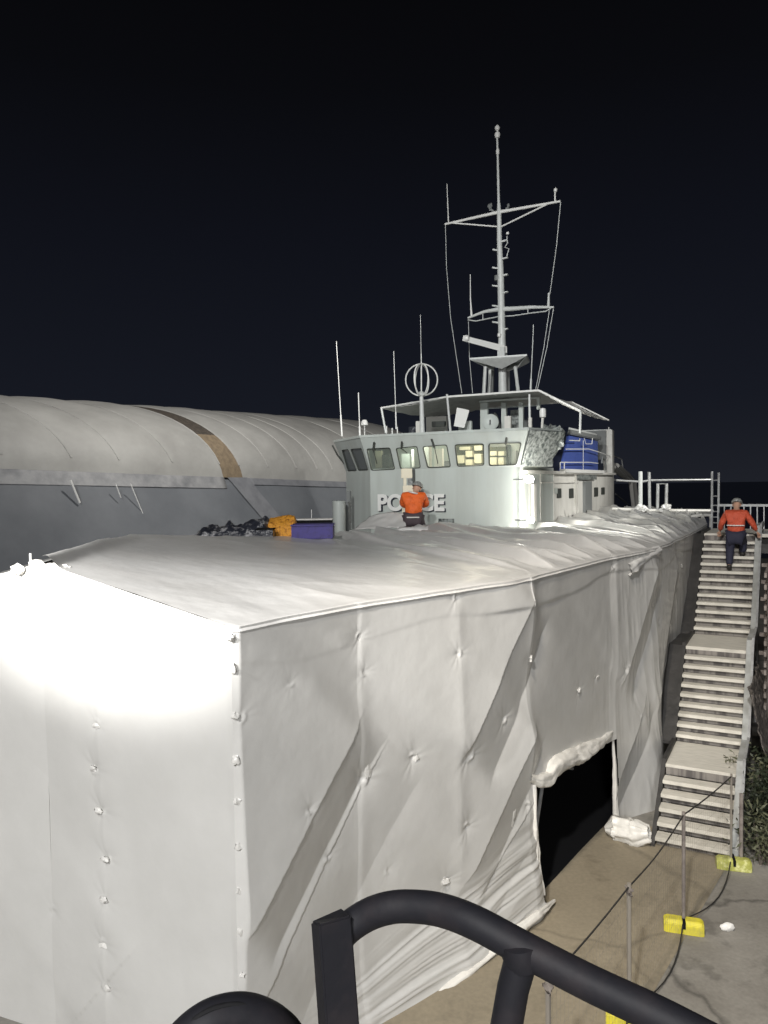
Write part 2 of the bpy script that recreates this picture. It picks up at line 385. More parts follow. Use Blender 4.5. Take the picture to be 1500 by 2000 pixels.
def wall_arrays(pl, ln, topz, nu, nv):
    s = np.linspace(0, ln[-1], nu); s = np.sort(np.array([x_ for x_ in s if min(abs(x_ - l_) for l_ in ln) > 2e-3] + list(ln))); nu = len(s)
    tz = np.interp(s, ln, topz)
    v = np.linspace(0, 1, nv)
    Sg, Vg = np.meshgrid(s, v, indexing='ij'); Z = Vg * tz[:, None]
    X = np.interp(Sg, ln, [p.x for p in pl]); Y = np.interp(Sg, ln, [p.y for p in pl])
    nrm = []
    for a, b in zip(pl[:-1], pl[1:]):
        d = b - a; nrm.append(Vector((d.y, -d.x, 0)).normalized())
    mids = [(ln[i] + ln[i + 1]) / 2 for i in range(len(nrm))]
    NX = np.interp(Sg, mids, [n.x for n in nrm]); NY = np.interp(Sg, mids, [n.y for n in nrm])
    return Sg, Z, X, Y, NX, NY, tz
def seg_dist(S, Z, a, b):                        # signed distance across the line a->b (positive to the picture's right) and position along
    ax, ay = a; bx, by = b; dx, dy = bx - ax, by - ay; L = math.hypot(dx, dy)
    al = ((S - ax) * dx + (Z - ay) * dy) / L
    pr = ((S - ax) * (-dy) + (Z - ay) * dx) / L
    if -dy < 0: pr = -pr
    return pr, al, L
def crease(S, Z, a, b, amp, w_):
    # a overlapped fold: flat on the left, drops over a sharp edge, eases back over w_
    pr, al, L = seg_dist(S, Z, a, b)
    ends = 1 / (1 + np.exp(-(al + 0.02) / 0.05)) / (1 + np.exp((al - L - 0.02) / 0.05))
    sh = np.where(pr < 0, amp * np.exp(pr / 0.9) + 0.008, amp * np.clip(1 - pr / w_ * 1.6, -0.6, 1) * np.exp(-np.clip(pr - w_, 0, 9) / 0.25))
    return sh * ends
def pucker(S, Z, c, amp, r0, n=7, ph=0.0):
    dx = S - c[0]; dz = Z - c[1]; r = np.hypot(dx, dz) + 1e-6; th = np.arctan2(dz, dx)
    core = -amp * np.exp(-(r / r0))
    ray_ = 0.10 * amp * np.cos(n * th + ph + 2 * np.sin(3 * th)) * np.exp(-r / (r0 * 1.5)) * np.clip(r / (r0 * 0.5), 0, 1)
    lip = 0.5 * amp * np.exp(-((r - r0 * 0.5) / (r0 * 0.22)) ** 2) * np.clip(np.cos(th - ph), 0, 1)
    return core + ray_ + lip

cover = empty('shrink_wrap_cover', (S_pl[0].x, S_pl[0].y, 0), None,
              'huge off-white shrink-wrap cover tented over the bow of the grey ship', 'cover')
cover_off = cover.location.copy()
def cl(X):                                        # world grid -> cover's own space
    X = X.copy(); X[..., 0] -= cover_off.x; X[..., 1] -= cover_off.y; return X

# --- starboard wall
Sg, Zg, X, Y, NX, NY, tz = wall_arrays(S_pl, S_len, [ZT] * 8, 1150, 330)
D = 0.014 * fbm(Sg * 0.7, Zg * 0.7, 3, 2) + 0.002 * fbm(Sg * 6, Zg * 6, 9, 3)
q = lambda px, py: to_sz(px, py, S_pl, S_len)
for a, b, amp, w_ in [((692, 1408), (478, 1822), 0.060, 0.42), ((742, 1470), (512, 1952), 0.032, 0.60),
                      ((1031, 1172), (898, 1468), 0.080, 0.60), ((1040, 1425), (906, 1716), 0.058, 0.38),
                      ((1066, 1500), (935, 1742), 0.030, 0.35), ((1272, 1110), (1208, 1330), 0.085, 0.55),
                      ((1252, 1360), (1188, 1560), 0.05, 0.4), ((1318, 1100), (1272, 1380), 0.05, 0.5)]:
    qa, qb = q(*a), q(*b)
    if qa and qb: D += crease(Sg, Zg, qa, qb, amp, w_)
for i, (c, amp, r0) in enumerate([((706, 1522), 0.085, 0.13), ((803, 1480), 0.05, 0.10), ((695, 1243), 0.035, 0.07), ((706, 1312), 0.030, 0.07),
                   ((978, 1402), 0.05, 0.11), ((884, 1275), 0.045, 0.08), ((903, 1612), 0.05, 0.09), ((872, 1722), 0.045, 0.10),
                   ((592, 1576), 0.035, 0.08), ((1130, 1350), 0.045, 0.10), ((1210, 1308), 0.06, 0.12), ((1160, 1325), 0.04, 0.07),
                   ((884, 1165), 0.05, 0.08), ((1190, 1105), 0.06, 0.10), ((905, 1472), 0.05, 0.12), ((1034, 1290), 0.03, 0.06),
                   ((1272, 1180), 0.06, 0.12), ((1285, 1215), 0.04, 0.08), ((640, 1672), 0.03, 0.09), ((465, 1400), 0.03, 0.10),
                   ((1030, 1575), 0.05, 0.10), ((1240, 1400), 0.05, 0.10), ((760, 1700), 0.02, 0.08), ((560, 1330), 0.016, 0.08)]):
    qa = q(*c)
    if qa: D += pucker(Sg, Zg, qa, amp * 0.6, r0 * 0.8, 6 + i % 4, i * 1.3)
# uprights of the frame pressing from inside
for px in (700, 888, 1036, 1195, 1270):
    qa = q(px, 1300)
    if qa: D += 0.009 * np.exp(-((Sg - qa[0]) / 0.09) ** 2) * (0.6 + 0.8 * vnoise(Sg * 0 + px, Zg * 2.3, 5))
    if qa: D += 0.012 * np.exp(-np.abs(Sg - qa[0]) / 0.25)
# fine crackle below the roof edge at the far part
far = 1 / (1 + np.exp(-(Sg - q(1180, 1200)[0]) / 0.3))
D += far * 0.009 * ridged(Sg * 4.0, Zg * 1.1, 21) + far * 0.005 * ridged(Sg * 9, Zg * 3, 22)
# valance: the roof sheet lapped 0.35 m down over the wall
val = 1 / (1 + np.exp(-(Zg - (ZT - 0.30 - 0.05 * np.sin(Sg * 1.7) - 0.10 * vnoise(Sg * 1.3, Sg * 0, 4))) / 0.008))
D += val * (0.004 + 0.022 * np.exp(-((Sg - S_len[3] + 0.35) / 0.45) ** 2) + 0.012 * (Sg > S_len[3])) * (0.8 + 0.8 * vnoise(Sg * 2.0, Zg * 1, 31))
# gathered folds near the foot, running along the bottom hem
sA, sB = q(690, 1900)[0], q(1062, 1650)[0]
w1 = 1 / (1 + np.exp(-(Sg - sA) / 0.30)) / (1 + np.exp((Sg - sB - 0.1) / 0.1))
lowline = 0.40 + 0.75 * np.clip((Sg - sA) / (sB - sA), 0, 1) ** 1.5
wz = 1 / (1 + np.exp((Zg - lowline) / 0.10))
ph = Zg / (0.45 + 0.55 * np.clip((Sg - sA) / (sB - sA), 0, 1)) + 0.10 * vnoise(Sg * 1.5, Zg * 1.0, 41)
D += w1 * wz * (0.048 * (ridged(ph * 9, Sg * 0.5, 42)) + 0.013 * ridged(ph * 24, Sg * 0.9, 43))
D += w1 * wz * 0.10 * np.clip(1 - Zg / 0.6, 0, 1)
# skirt beyond the doorway flares outward to the ground
sC, sD = q(1205, 1400)[0], q(1290, 1400)[0]
w2 = np.exp(-((Sg - (sC + sD) / 2 - 0.05) / (0.62)) ** 2)
D += w2 * np.clip(1 - Zg / 2.0, 0, 1) ** 1.3 * 0.30
D += w2 * np.clip(1 - Zg / 1.8, 0, 1) * 0.05 * ridged((Sg * 3.2 + Zg * 0.8), Zg * 0.4, 51)
D *= np.clip(Sg / 0.05, 0, 1)
DTOP = (Sg[:, 0].copy(), D[:, -1].copy(), NX[:, -1].copy(), NY[:, -1].copy())
XYZ = np.stack([X + NX * D, Y + NY * D, Zg], -1)
# doorway
door_px = [(1043, 1535), (1062, 1535), (1084, 1500), (1126, 1488), (1160, 1466), (1196, 1441), (1197, 1560), (1199, 1640)]
dp = [q(*p) for p in door_px]
dp += [(dp[-1][0], -0.2), (q(1052, 1700)[0], -0.2), q(1046, 1700), q(1041, 1600)]
def inside(Sx, Zx, poly):
    r_ = np.zeros(Sx.shape, bool); n = len(poly); j = n - 1
    for i in range(n):
        xi, yi = poly[i]; xj, yj = poly[j]
        c = ((yi > Zx) != (yj > Zx)) & (Sx < (xj - xi) * (Zx - yi) / (yj - yi + 1e-12) + xi)
        r_ ^= c; j = i
    return r_
Sc = (Sg[:-1, :-1] + Sg[1:, 1:]) / 2; Zc = (Zg[:-1, :-1] + Zg[1:, 1:]) / 2
jit = 0.02 * vnoise(Sc * 9, Zc * 9, 61)
keep = ~inside(Sc + jit, Zc + jit, dp)
tag(gridmesh('side_panel', cl(XYZ), mWrap, cover, keep), 'creased white wall facing the quay with a torn doorway')

# --- bow end panel
Sg2, Zg2, X2, Y2, NX2, NY2, tz2 = wall_arrays(F_pl, F_len, [zz.z, ZPK.z, ZT], 420, 240)
q2 = lambda px, py: to_sz(px, py, F_pl, F_len)
D2 = 0.035 * fbm(Sg2 * 0.6, Zg2 * 0.6, 71, 3)
for px, py, amp in [(192, 1415, .02), (186, 1500, .03), (196, 1582, .03), (205, 1677, .028), (205, 1757, .028), (205, 1843, .03), (212, 1926, .03), (105, 1780, .012), (65, 1300, .01)]:
    D2 += pucker(Sg2, Zg2, q2(px, py), amp, 0.07, 6, py)
sm = q2(200, 1600)[0]
D2 += 0.020 * np.exp(-np.abs(Sg2 - sm) / 0.35)
D2 += pucker(Sg2, Zg2, q2(420, 1700), 0.0, 0.3)
D2 += crease(Sg2, Zg2, q2(260, 1860), q2(150, 1990), 0.012, 0.4)
D2 *= np.clip((tz2[:, None] - Zg2) / 0.04 + 0.15, 0, 1) * np.clip((F_len[-1] - Sg2) / 0.05, 0, 1)
gridmesh('end_panel', cl(np.stack([X2 + NX2 * D2, Y2 + NY2 * D2, Zg2], -1)), mWrap, cover)

# --- roof
nu = 1000; s = np.linspace(0, S_len[-1], nu); t = np.linspace(-0.0012, 1, 200)
E3 = np.stack([np.interp(s, S_len, [p[i] for p in S_TOP]) for i in range(3)], -1)
F3 = np.stack([np.interp(s, S_len, [p[i] for p in S_FAR]) for i in range(3)], -1)
T = t[None, :, None]
Rf = E3[:, None, :] * (1 - T) + F3[:, None, :] * T
Sr, Tr = np.meshgrid(s, t, indexing='ij')
sD_ = S_len[3]
fold = 1 / (1 + np.exp(-(Sr - sD_ - 0.2) / 0.35))
dist = np.linalg.norm(Rf - E3[:, None, :], axis=-1)
warp = Sr * 1.55 + 0.35 * Tr * np.sin(Sr * 1.2) + 0.14 * vnoise(Sr * 0.8, dist * 0.2, 81)
pleat = 1 - np.abs(np.mod(warp, 1.0) - 0.35) / 0.65
pm = np.mod(warp, 1.0); pleat = np.where(pm < 0.16, pm / 0.16, (1 - pm) / 0.84) ** 1.7
pleat2 = ridged(warp * 2.7, dist * 0.22, 83) ** 3
Hh = fold * np.clip(Tr / 0.10, 0.12, 1) * (0.15 * pleat * (0.5 + 0.9 * (vnoise(Sr * 2.1, dist * 0.4, 85) + 0.5)) + 0.09 * pleat2)
Hh += 0.035 * fbm(Sr * 0.8, dist * 0.5, 87, 3) + 0.006 * fbm(Sr * 5, dist * 3, 88, 3)
Hh += (1 - fold) * 0.020 * ridged(Sr * 1.1 + dist * 0.45, dist * 0.25, 89) ** 4
# ragged seams lifting toward the port side
Hh += 0.10 * np.exp(-((Tr - 0.97) / 0.05) ** 2) * (vnoise(Sr * 1.4, Tr * 0, 91) + 0.35) * (1 - fold)
# fold running from the grey post toward the roof edge at the shoulder
Hh += 0.11 * np.exp(-((Sr - S_len[3] - 0.15 + 1.1 * (Tr - 0.4) * 0 - 0.35 * np.sin(Tr * 3)) / 0.16) ** 2) * np.clip(Tr * 1.6, 0, 1)
Hh *= np.clip((Tr + 0.004) / 0.03, 0.0, 1)
Rf[..., 2] += Hh
dt_ = np.interp(s, DTOP[0], DTOP[1]); nx_ = np.interp(s, DTOP[0], DTOP[2]); ny_ = np.interp(s, DTOP[0], DTOP[3])
wt_ = np.clip(1 - Tr / 0.12, 0, 1.0)
Rf[..., 0] += (dt_ * nx_)[:, None] * wt_; Rf[..., 1] += (dt_ * ny_)[:, None] * wt_
Rf[:, 0, 2] -= 0.035                                # lip turned down over the wall head
Rf[:, 0, :2] += (E3[:, :2] - F3[:, :2]) / np.linalg.norm(E3[:, :2] - F3[:, :2], axis=-1)[:, None] * 0.01
gridmesh('roof_panel', cl(Rf), mRoof, cover)
def roof_z(x, y):
    d2 = (Rf[..., 0] - x) ** 2 + (Rf[..., 1] - y) ** 2
    i = np.unravel_index(np.argmin(d2), d2.shape); return float(Rf[i][2])
# --- port side of the cover; unseen stern panels added to block light inside
pp = [Vector(F_TOP[0])] + [Vector(p) for p in S_FAR] + [Vector(S_TOP[-1])]
m = MB()
for a, b in zip(pp[:-1], pp[1:]):
    m.add([a - cover_off, b - cover_off, Vector((b.x, b.y, 0)) - cover_off, Vector((a.x, a.y, 0)) - cover_off], [(0, 1, 2, 3)])
m.add([pp[0] - cover_off, pp[1] - cover_off, pp[2] - cover_off], [(0, 1, 2)])
m.build('port_panel', mWrap, cover)

# --- taped ties on the seams
def crumple_blob(c, rx, ry, rz, seed, n=10, nrm=None, amp=0.45):
    m = MB(); rr = random.Random(seed); rings = []
    c = Vector(c)
    nrm = Vector(nrm).normalized() if nrm else Vector((0, 0, 1))
    up = Vector((0, 0, 1)) if abs(nrm.z) < 0.9 else Vector((0, 1, 0))
    sd = up.cross(nrm).normalized(); up = nrm.cross(sd).normalized()
    vs = []; fs = []; k = 5
    for i in range(k + 1):
        a = math.pi * i / k
        for j in range(n):
            b = 2 * math.pi * j / n; f = 1 + rr.uniform(-amp, amp)
            vs.append(c + sd * math.sin(a) * math.cos(b) * rx * f + up * math.cos(a) * ry * f + nrm * math.sin(a) * math.sin(b) * rz * f)
    for i in range(k):
        for j in range(n):
            j2 = (j + 1) % n; fs.append((i * n + j, i * n + j2, (i + 1) * n + j2, (i + 1) * n + j))
    return m.add(vs, fs)
def patch(px, py, w_, h_, th, seed, wall=0, amp=0.4):
    pl, ln = (S_pl, S_len) if wall == 0 else (F_pl, F_len)
    r_ = to_sz(px, py, pl, ln)
    if not r_: return
    c = wall_pt(r_[0], r_[1], pl, ln, 0.012); c2 = wall_pt(r_[0], r_[1], pl, ln, 1.0)
    crumple_blob(c - cover_off, w_, h_, th, seed, nrm=c2 - c, amp=amp).build('tape_patch', mTape, cover, True)
for i, (x_, y_) in enumerate([(190, 1417), (184, 1500), (195, 1582), (206, 1677), (205, 1757), (203, 1845), (212, 1928)]):
    patch(x_, y_, 0.045, 0.022, 0.018, i, 1)
for i, y_ in enumerate((1246, 1306, 1398, 1484, 1563, 1652, 1737, 1818, 1902)):
    x_ = 452 + (y_ - 1230) * 0.028
    patch(x_ - 1 + (i % 3), y_, 0.030, 0.026 + 0.008 * (i % 2), 0.028, 40 + i, 0)
for i, (x_, y_, w_, h_) in enumerate([(700, 1245, .03, .05), (708, 1312, .06, .05), (886, 1176, .05, .09), (898, 1262, .05, .06), (1192, 1110, .05, .16),
                                      (1212, 1305, .04, .09), (812, 1478, .05, .04), (716, 1500, .04, .07), (984, 1402, .03, .05), (908, 1600, .03, .05),
                                      (870, 1720, .05, .03), (1130, 1348, .06, .03), (1035, 1286, .03, .03), (1272, 1180, .05, .04), (1330, 1105, .06, .03),
                                      (1290, 1236, .03, .03), (1165, 1322, .05, .03), (600, 1570, .05, .04), (1000, 1590, .04, .10)]):
    patch(x_, y_, w_, h_, 0.016, 80 + i, 0, 0.5)

# --- rolled and bunched plastic round the doorway
def wrinkled_roll(name, pts, rad, seed, material, parent, n=22, steps=70, squash=1.0, off=None):
    pts = [Vector(p) for p in pts]; cum = [0]
    for a, b in zip(pts[:-1], pts[1:]): cum.append(cum[-1] + (b - a).length)
    tt = np.linspace(0, cum[-1], steps)
    C = np.stack([np.interp(tt, cum, [p[i] for p in pts]) for i in range(3)], -1)
    rd = np.interp(tt, cum, rad); tg = np.gradient(C, axis=0); tg /= np.linalg.norm(tg, axis=1)[:, None]
    ref = np.array([0.3, -0.5, 0.8]); sd = np.cross(tg, ref); sd /= np.linalg.norm(sd, axis=1)[:, None]; up = np.cross(sd, tg)
    th = np.linspace(0, 2 * np.pi, n + 1)
    TT, TH = np.meshgrid(tt, th, indexing='ij')
    TH2 = np.mod(TH, 2 * np.pi)
    cth, sth = np.cos(TH2), np.sin(TH2)
    k = 0.85 + 0.55 * ridged(TT * 2.2 + 5 * cth, 5 * sth + seed, seed) + 0.35 * vnoise(TT * 5 + 9 * cth, 9 * sth, seed + 1) + 0.30 * vnoise(TT * 9, cth * 0 + seed, seed + 2) + 0.15 * np.cos(4 * TH2 + TT * 3)
    rr = rd[:, None] * k
    Xr = C[:, None, :] + (sd[:, None, :] * np.cos(TH)[..., None] + up[:, None, :] * np.sin(TH)[..., None] * squash) * rr[..., None]
    return gridmesh(name, Xr, material, parent)
def roll(name, pxs, rad, seed, off=0.02, material=mWrapB):
    pts = [Wp(x, y, off) - cover_off for x, y in pxs]
    return wrinkled_roll(name, pts, rad, seed, material, cover)
roll('rolled_hem', [(1030, 1518), (1046, 1524), (1064, 1520), (1074, 1500), (1090, 1488), (1130, 1472), (1165, 1450), (1190, 1430)], [.03, .06, .075, .07, .075, .085, .06, .03], 3)
roll('rolled_hem', [(1194, 1436), (1198, 1500), (1199, 1560), (1201, 1618)], [.012, .022, .026, .045], 5)
roll('rolled_hem', [(1040, 1530), (1041, 1600), (1046, 1680), (1050, 1745)], [.02, .022, .028, .045], 8)
roll('rolled_hem', [(1062, 1752), (1030, 1778), (985, 1812), (930, 1858), (870, 1906), (800, 1962), (745, 2010)], [.012, .035, .045, .05, .06, .05, .06], 11, 0.13)
# bunched foot of the skirt by the stairs
b0, b1 = G(1198, 1632, 0.0), G(1272, 1652, 0.0)
wrinkled_roll('bunched_skirt', [b0 + Vector((-.12, -.02, .10)) - cover_off, b0 + Vector((0, -.05, .12)) - cover_off, (b0 + b1) / 2 + Vector((0, -.05, .12)) - cover_off, b1 + Vector((-.02, 0, .16)) - cover_off], [.03, .12, .13, .08], 17, mWrapB, cover, steps=90, squash=1.25, n=36)
# rolled edge of sheet lying over the roof corner
a0, a1 = Wp(1217, 1112, 0.05), Wp(1282, 1074, 0.02)
wrinkled_roll('rolled_edge', [a0 - cover_off, a1 - cover_off], [.075, .05], 19, mRoof, cover, steps=30)

# loose flap of sheet propped in front of the wheelhouse
fl = [(690, 1035, 19.2), (790, 1030, 19.0), (812, 1006, 19.4), (765, 996, 19.8), (722, 1010, 19.6)]
fp = [P(*p) for p in fl]
nU, nV = 26, 14
c_ = np.array([[(1 - u) * ((1 - v) * np.array(fp[0]) + v * np.array(fp[4])) + u * ((1 - v) * np.array(fp[1]) + v * np.array(fp[2])) for v in np.linspace(0, 1, nV)] for u in np.linspace(0, 1, nU)])
uu, vv = np.meshgrid(np.linspace(0, 1, nU), np.linspace(0, 1, nV), indexing='ij')
c_[..., 2] += 0.10 * np.sin(uu * 3.1) * vv + 0.03 * fbm(uu * 6, vv * 4, 7)
c_[..., 1] -= 0.05 * fbm(uu * 8, vv * 3, 17)
fo = gridmesh('loose_flap', c_ - np.array(cover_off), mWrap, cover, thick=0.02)

# scaffold frame inside, seen through the doorway
fr_grp = 'scaffold poles standing inside the covered doorway'
def interior_pole(px0, py0, px1, py1, off0, off1, label):
    a = Wp(px0, py0, off0); b = Wp(px1, py1, off1)
    tag(MB().tube([a, b], 0.024, 10).build('scaffold_pole', mSteel, None, True), label, 'scaffold pole', fr_grp)
interior_pole(1106, 1470, 1108, 1720, -0.55, -0.55, 'upright scaffold pole inside the dark doorway')
interior_pole(1170, 1460, 1120, 1640, -0.7, -0.5, 'slanting brace pole inside the dark doorway')
interior_pole(1080, 1498, 1196, 1520, -0.6, -0.6, 'level scaffold pole crossing the dark doorway')

# small spike on the bow end of the roof
z0 = P(60, 1103, 6.7)
tag(MB().tube([z0 + Vector((0, 0, -.1)), z0 + Vector((0, 0, .10))], [.014, .010], 8).build('scaffold_spigot', mWhite, None, True),
    'small white pole end poking up through the cover at the left', 'pole end')
for i, (x_, y_) in enumerate([(72, 1100), (98, 1106), (122, 1108), (35, 1108)]):
    c = P(x_, y_ + 4, 6.65); crumple_blob(c - cover_off, .07, .022, .05, 200 + i, n=12, amp=.2).build('tape_patch', mWrapB, cover, True)

# ================================================================== THE SHIP
ship = empty('patrol_ship', SHIP, (0, 0, math.atan2(RT.y, RT.x)),
             'grey patrol ship with tall mast, slanted wheelhouse windows and blue funnel', 'ship')
def on(mb, name, m, parent=None, smooth=False, bevel=0): return mb.build(name, m, parent or ship, smooth, bevel)
V3 = Vector
# wheelhouse rings
zb = Lv(880, 914, 0).z                           # sill line
zt = Lv(880, 846, -0.3).z                        # roof line
def at_z(p, z): return V3((p.x, p.y, z))
b1 = at_z(Lv(723, 921, 0.0), zb); b2 = at_z(Lv(1014, 911, 0.0), zb)
b0 = V3((b1.x - 1.25, 1.5, zb)); b3 = V3((b2.x + 1.15, 1.5, zb))
b0.x = Lv(676, 921, 1.5).x; b3.x = Lv(1070, 920, 1.5).x
t1 = at_z(Lv(703, 852, -0.32), zt); t2 = at_z(Lv(1031, 841, -0.32), zt)
t0 = at_z(Lv(652, 860, 1.35), zt); t3 = at_z(Lv(1101, 846, 1.35), zt)
BK = 4.6
ring_b = [V3((b0.x, BK, zb)), b0, b1, b2, b3, V3((b2.x - .5, 2.55, zb))]
ring_t = [V3((t0.x, BK, zt)), t0, t1, t2, t3, V3((b2.x - .4, 2.55, zt))]
z_deck = 2.3
# lower wall, a closed ring of real thickness, open at the top so the cabin is hollow
low = MB()
ring_w = ring_b[:4] + [V3((b2.x, 3.4, zb))]
ring_l = [at_z(p, z_deck) for p in ring_w]
for i in range(4):
    a, b = ring_w[i], ring_w[i + 1]; n = V3((b - a)).cross(V3((0, 0, 1))).normalized()
    inn = n * -0.08
    if inn.dot(V3((0, 2.5, 0)) - (a + b) / 2 + V3((0, 0, zb))) < 0: inn = -inn
    low.hexa([ring_l[i], ring_l[i + 1], ring_l[i + 1] + inn, ring_l[i] + inn, a, b, b + inn, a + inn])
on(low, 'lower_wall', mHull)
# leaning window band: each facet a slab with real openings
def slab_with_holes(outer, holes, thick, name, m, inward):
    pl = [outer] + holes; tris = tessellate_polygon(pl); flat = [p for q_ in pl for p in q_]
    k = len(flat); mb = MB(); vs = flat + [p + inward * thick for p in flat]
    fs = [tuple(t_) for t_ in tris] + [tuple(reversed([i + k for i in t_])) for t_ in tris]
    base = 0
    for q_ in pl:
        n_ = len(q_)
        for i in range(n_): a, b = base + i, base + (i + 1) % n_; fs.append((a, b, b + k, a + k))
        base += n_
    mb.add(vs, fs); return on(mb, name, m)
def rounded(q4, r=0.16, n=3):                    # round the corners of a quad window
    out = []
    for i in range(4):
        p = q4[i]; a = q4[i - 1]; b = q4[(i + 1) % 4]
        da = (a - p); db = (b - p); ra = p + da.normalized() * min(r, da.length * .3) ; rb = p + db.normalized() * min(r, db.length * .3)
        for k in range(n + 1):
            u = k / n; out.append(ra * (1 - u) ** 2 + p * 2 * u * (1 - u) + rb * u ** 2)
    return out
zhead = Lv(880, 868, -0.22).z
facets = []
def facet(A, B, Tb, Ta, wins, glass, nm):
    n = (B - A).cross(Ta - A).normalized()
    c = (A + B + Ta + Tb) / 4; inward = n if n.dot(V3((0.2, 2.6, c.z)) - c) > 0 else -n
    holes = []; quads = []
    for w4 in wins:
        qd = [Lpl(x, y, A, n) for x, y in w4]; holes.append(rounded(qd, 0.07)); quads.append(qd)
    slab_with_holes([A, B, Tb, Ta], holes, 0.07, nm, mHull, inward)
    for h in holes:
        ctr = sum(h, V3((0, 0, 0))) / len(h)
        wn = bpy.data.objects.new('window', None)
        # seal ring
        k = len(h); inner = [ctr + (p - ctr) * 0.95 for p in h]
        outr = [ctr + (p - ctr) * 1.008 for p in h]
        mb = MB(); o_ = -inward * 0.014
        mb.add([p + o_ for p in outr] + [p + o_ for p in inner] + [p + inward * .03 for p in outr] + [p + inward * .03 for p in inner],
               [(i, (i + 1) % k, (i + 1) % k + k, i + k) for i in range(k)] + [(i + k, (i + 1) % k + k, (i + 1) % k + 3 * k, i + 3 * k) for i in range(k)] +
               [(i, (i + 1) % k, (i + 1) % k + 2 * k, i + 2 * k) for i in range(k)])
        f = on(mb, 'window', mSeal)
        gp = MB().add([p + inward * 0.022 for p in inner], [tuple(range(k))]); gp.build('pane', glass, f)
    return n, inward
W = [[(716, 876), (762, 874), (772, 917), (725, 919)], [(773, 875), (815, 871), (822, 914), (782, 916)],
     [(825, 872), (873, 868), (881, 912), (835, 914)], [(888, 868), (945, 866), (946, 909), (893, 911)],
     [(954, 866), (1019, 864), (1009, 908), (955, 910)]]
nF, inF = facet(b1, b2, t2, t1, W, mGlass, 'front_window_wall')
facet(b0, b1, t1, t0, [[(668, 879), (680, 877), (697, 919), (680, 920)], [(685, 877), (706, 875), (719, 918), (701, 919)]], mGlassG, 'angled_window_wall')
facet(b2, b3, t3, t2, [], mGlassG, 'angled_window_wall')
for i in (0, 4):
    a, b, c, d = ring_b[i], ring_b[i + 1], ring_t[i + 1], ring_t[i]
    on(MB().poly([a, b, c, d], 0.05), 'side_wall', mHull)
on(MB().poly([ring_b[5], ring_b[0], ring_t[0], ring_t[5]], 0.05), 'rear_wall', mHull2)
# roof slab with a small lip
roof = MB(); rt_ = [p + V3((0, 0, 0)) for p in ring_t]
cc = sum(rt_, V3((0, 0, 0))) / 6
big = [cc + (p - cc) * 1.006 for p in rt_]
roof.poly([p + V3((0, 0, 0.06)) for p in big], 0.08); on(roof, 'roof', mHull, bevel=0.01)
on(MB().poly([V3((.15 + p.x * .9, .2 + p.y * .9, zb - .25)) for p in ring_w], 0.05), 'cabin_floor', mBrown)
# cabin interior seen through the windows
cabw = on(MB().poly([V3((b1.x - .6, 2.5, zb - .3)), V3((b2.x - .6, 2.5, zb - .3)), V3((b2.x - .6, 2.5, zt - .08)), V3((b1.x - .6, 2.5, zt - .08))], 0.05), 'cabin_bulkhead', mHull)
def cab(px0, px1, py0, py1, v, m, th=0.25, name='cabin_cabinet', parent=None):
    p = Lv(px0, py1, v); q_ = Lv(px1, py0, v)
    o = MB().box(((p.x + q_.x) / 2, v + th / 2, (p.z + q_.z) / 2), (abs(q_.x - p.x), th, abs(q_.z - p.z))).build(name, m, parent or ship, False, 0.01)
    return o
for i, (x0, x1, y0, y1) in enumerate([(892, 906, 889, 905), (909, 922, 880, 893), (926, 940, 886, 905), (897, 918, 872, 879), (926, 941, 870, 880), (909, 922, 897, 909),
                       (957, 970, 893, 908), (973, 984, 893, 908), (957, 970, 881, 890), (973, 985, 881, 890)]):
    cab(x0, x1, y0, y1, 1.9, mCream, 0.2)
cab(886, 950, 864, 914, 2.2, mOlive, 0.1, 'cabin_shelving'); cab(954, 988, 872, 914, 2.2, mOlive, 0.1, 'cabin_shelving')
cab(746, 760, 888, 914, 1.6, mSeal, 0.3, 'cabin_cabinet'); cab(733, 745, 880, 914, 1.9, mCream, 0.1, 'cabin_cabinet')
cab(804, 808, 878, 912, 1.2, mWhite, 0.05, 'cabin_post'); cab(784, 800, 886, 916, 1.5, mHull, 0.3, 'console')
cab(826, 838, 872, 914, 1.4, mHull2, 0.2, 'cabin_post'); cab(848, 864, 876, 914, 1.2, mHull2, 0.1, 'console'); cab(868, 880, 900, 912, 1.0, mMastD, 0.2, 'console')
cab(990, 996, 868, 912, 1.1, mSeal, 0.1, 'cabin_post'); cab(1000, 1008, 880, 914, 1.2, mHull2, 0.2, 'console')
li = bpy.data.lights.new('cabin_lamp', 'POINT'); li.energy = 48; li.color = (1, 0.92, 0.72); li.shadow_soft_size = 0.15
lo = bpy.data.objects.new('cabin_lamp', li); COL.objects.link(lo); lo.parent = ship; lo.location = V3((Lv(930, 870, 1.2).x, 1.0, zt - 0.28))
li2 = li.copy(); li2.energy = 24; li2.color = (.92, 1, .82)
lo = bpy.data.objects.new('cabin_lamp', li2); COL.objects.link(lo); lo.parent = ship; lo.location = V3((Lv(800, 870, 1.2).x, 1.0, zt - 0.28))
# wipers on the windows
for (x0, y0, x1, y1, x2, y2) in [(733, 862, 731, 878, 737, 905), (787, 861, 786, 875, 796, 884), (845, 856, 850, 872, 856, 905), (991, 853, 989, 866, 994, 902)]:
    o_ = -inF * 0.05
    mb = MB().tube([Lpl(x0, y0, b1, nF) + o_ * 1.6, Lpl(x1, y1, b1, nF) + o_ * 1.5], 0.030, 8)
    mb.tube([Lpl(x1, y1, b1, nF) + o_, Lpl(x2, y2, b1, nF) + o_ * .6], 0.012, 6)
    on(mb, 'wiper', mSeal, None, True)
on(MB().tube([t0 + V3((-.02, -.06, -.1)), (t0 + b0) / 2 + V3((-.04, -.08, .05)), b0 + V3((0, -.1, .25))], 0.03, 6), 'wiper', mSeal)
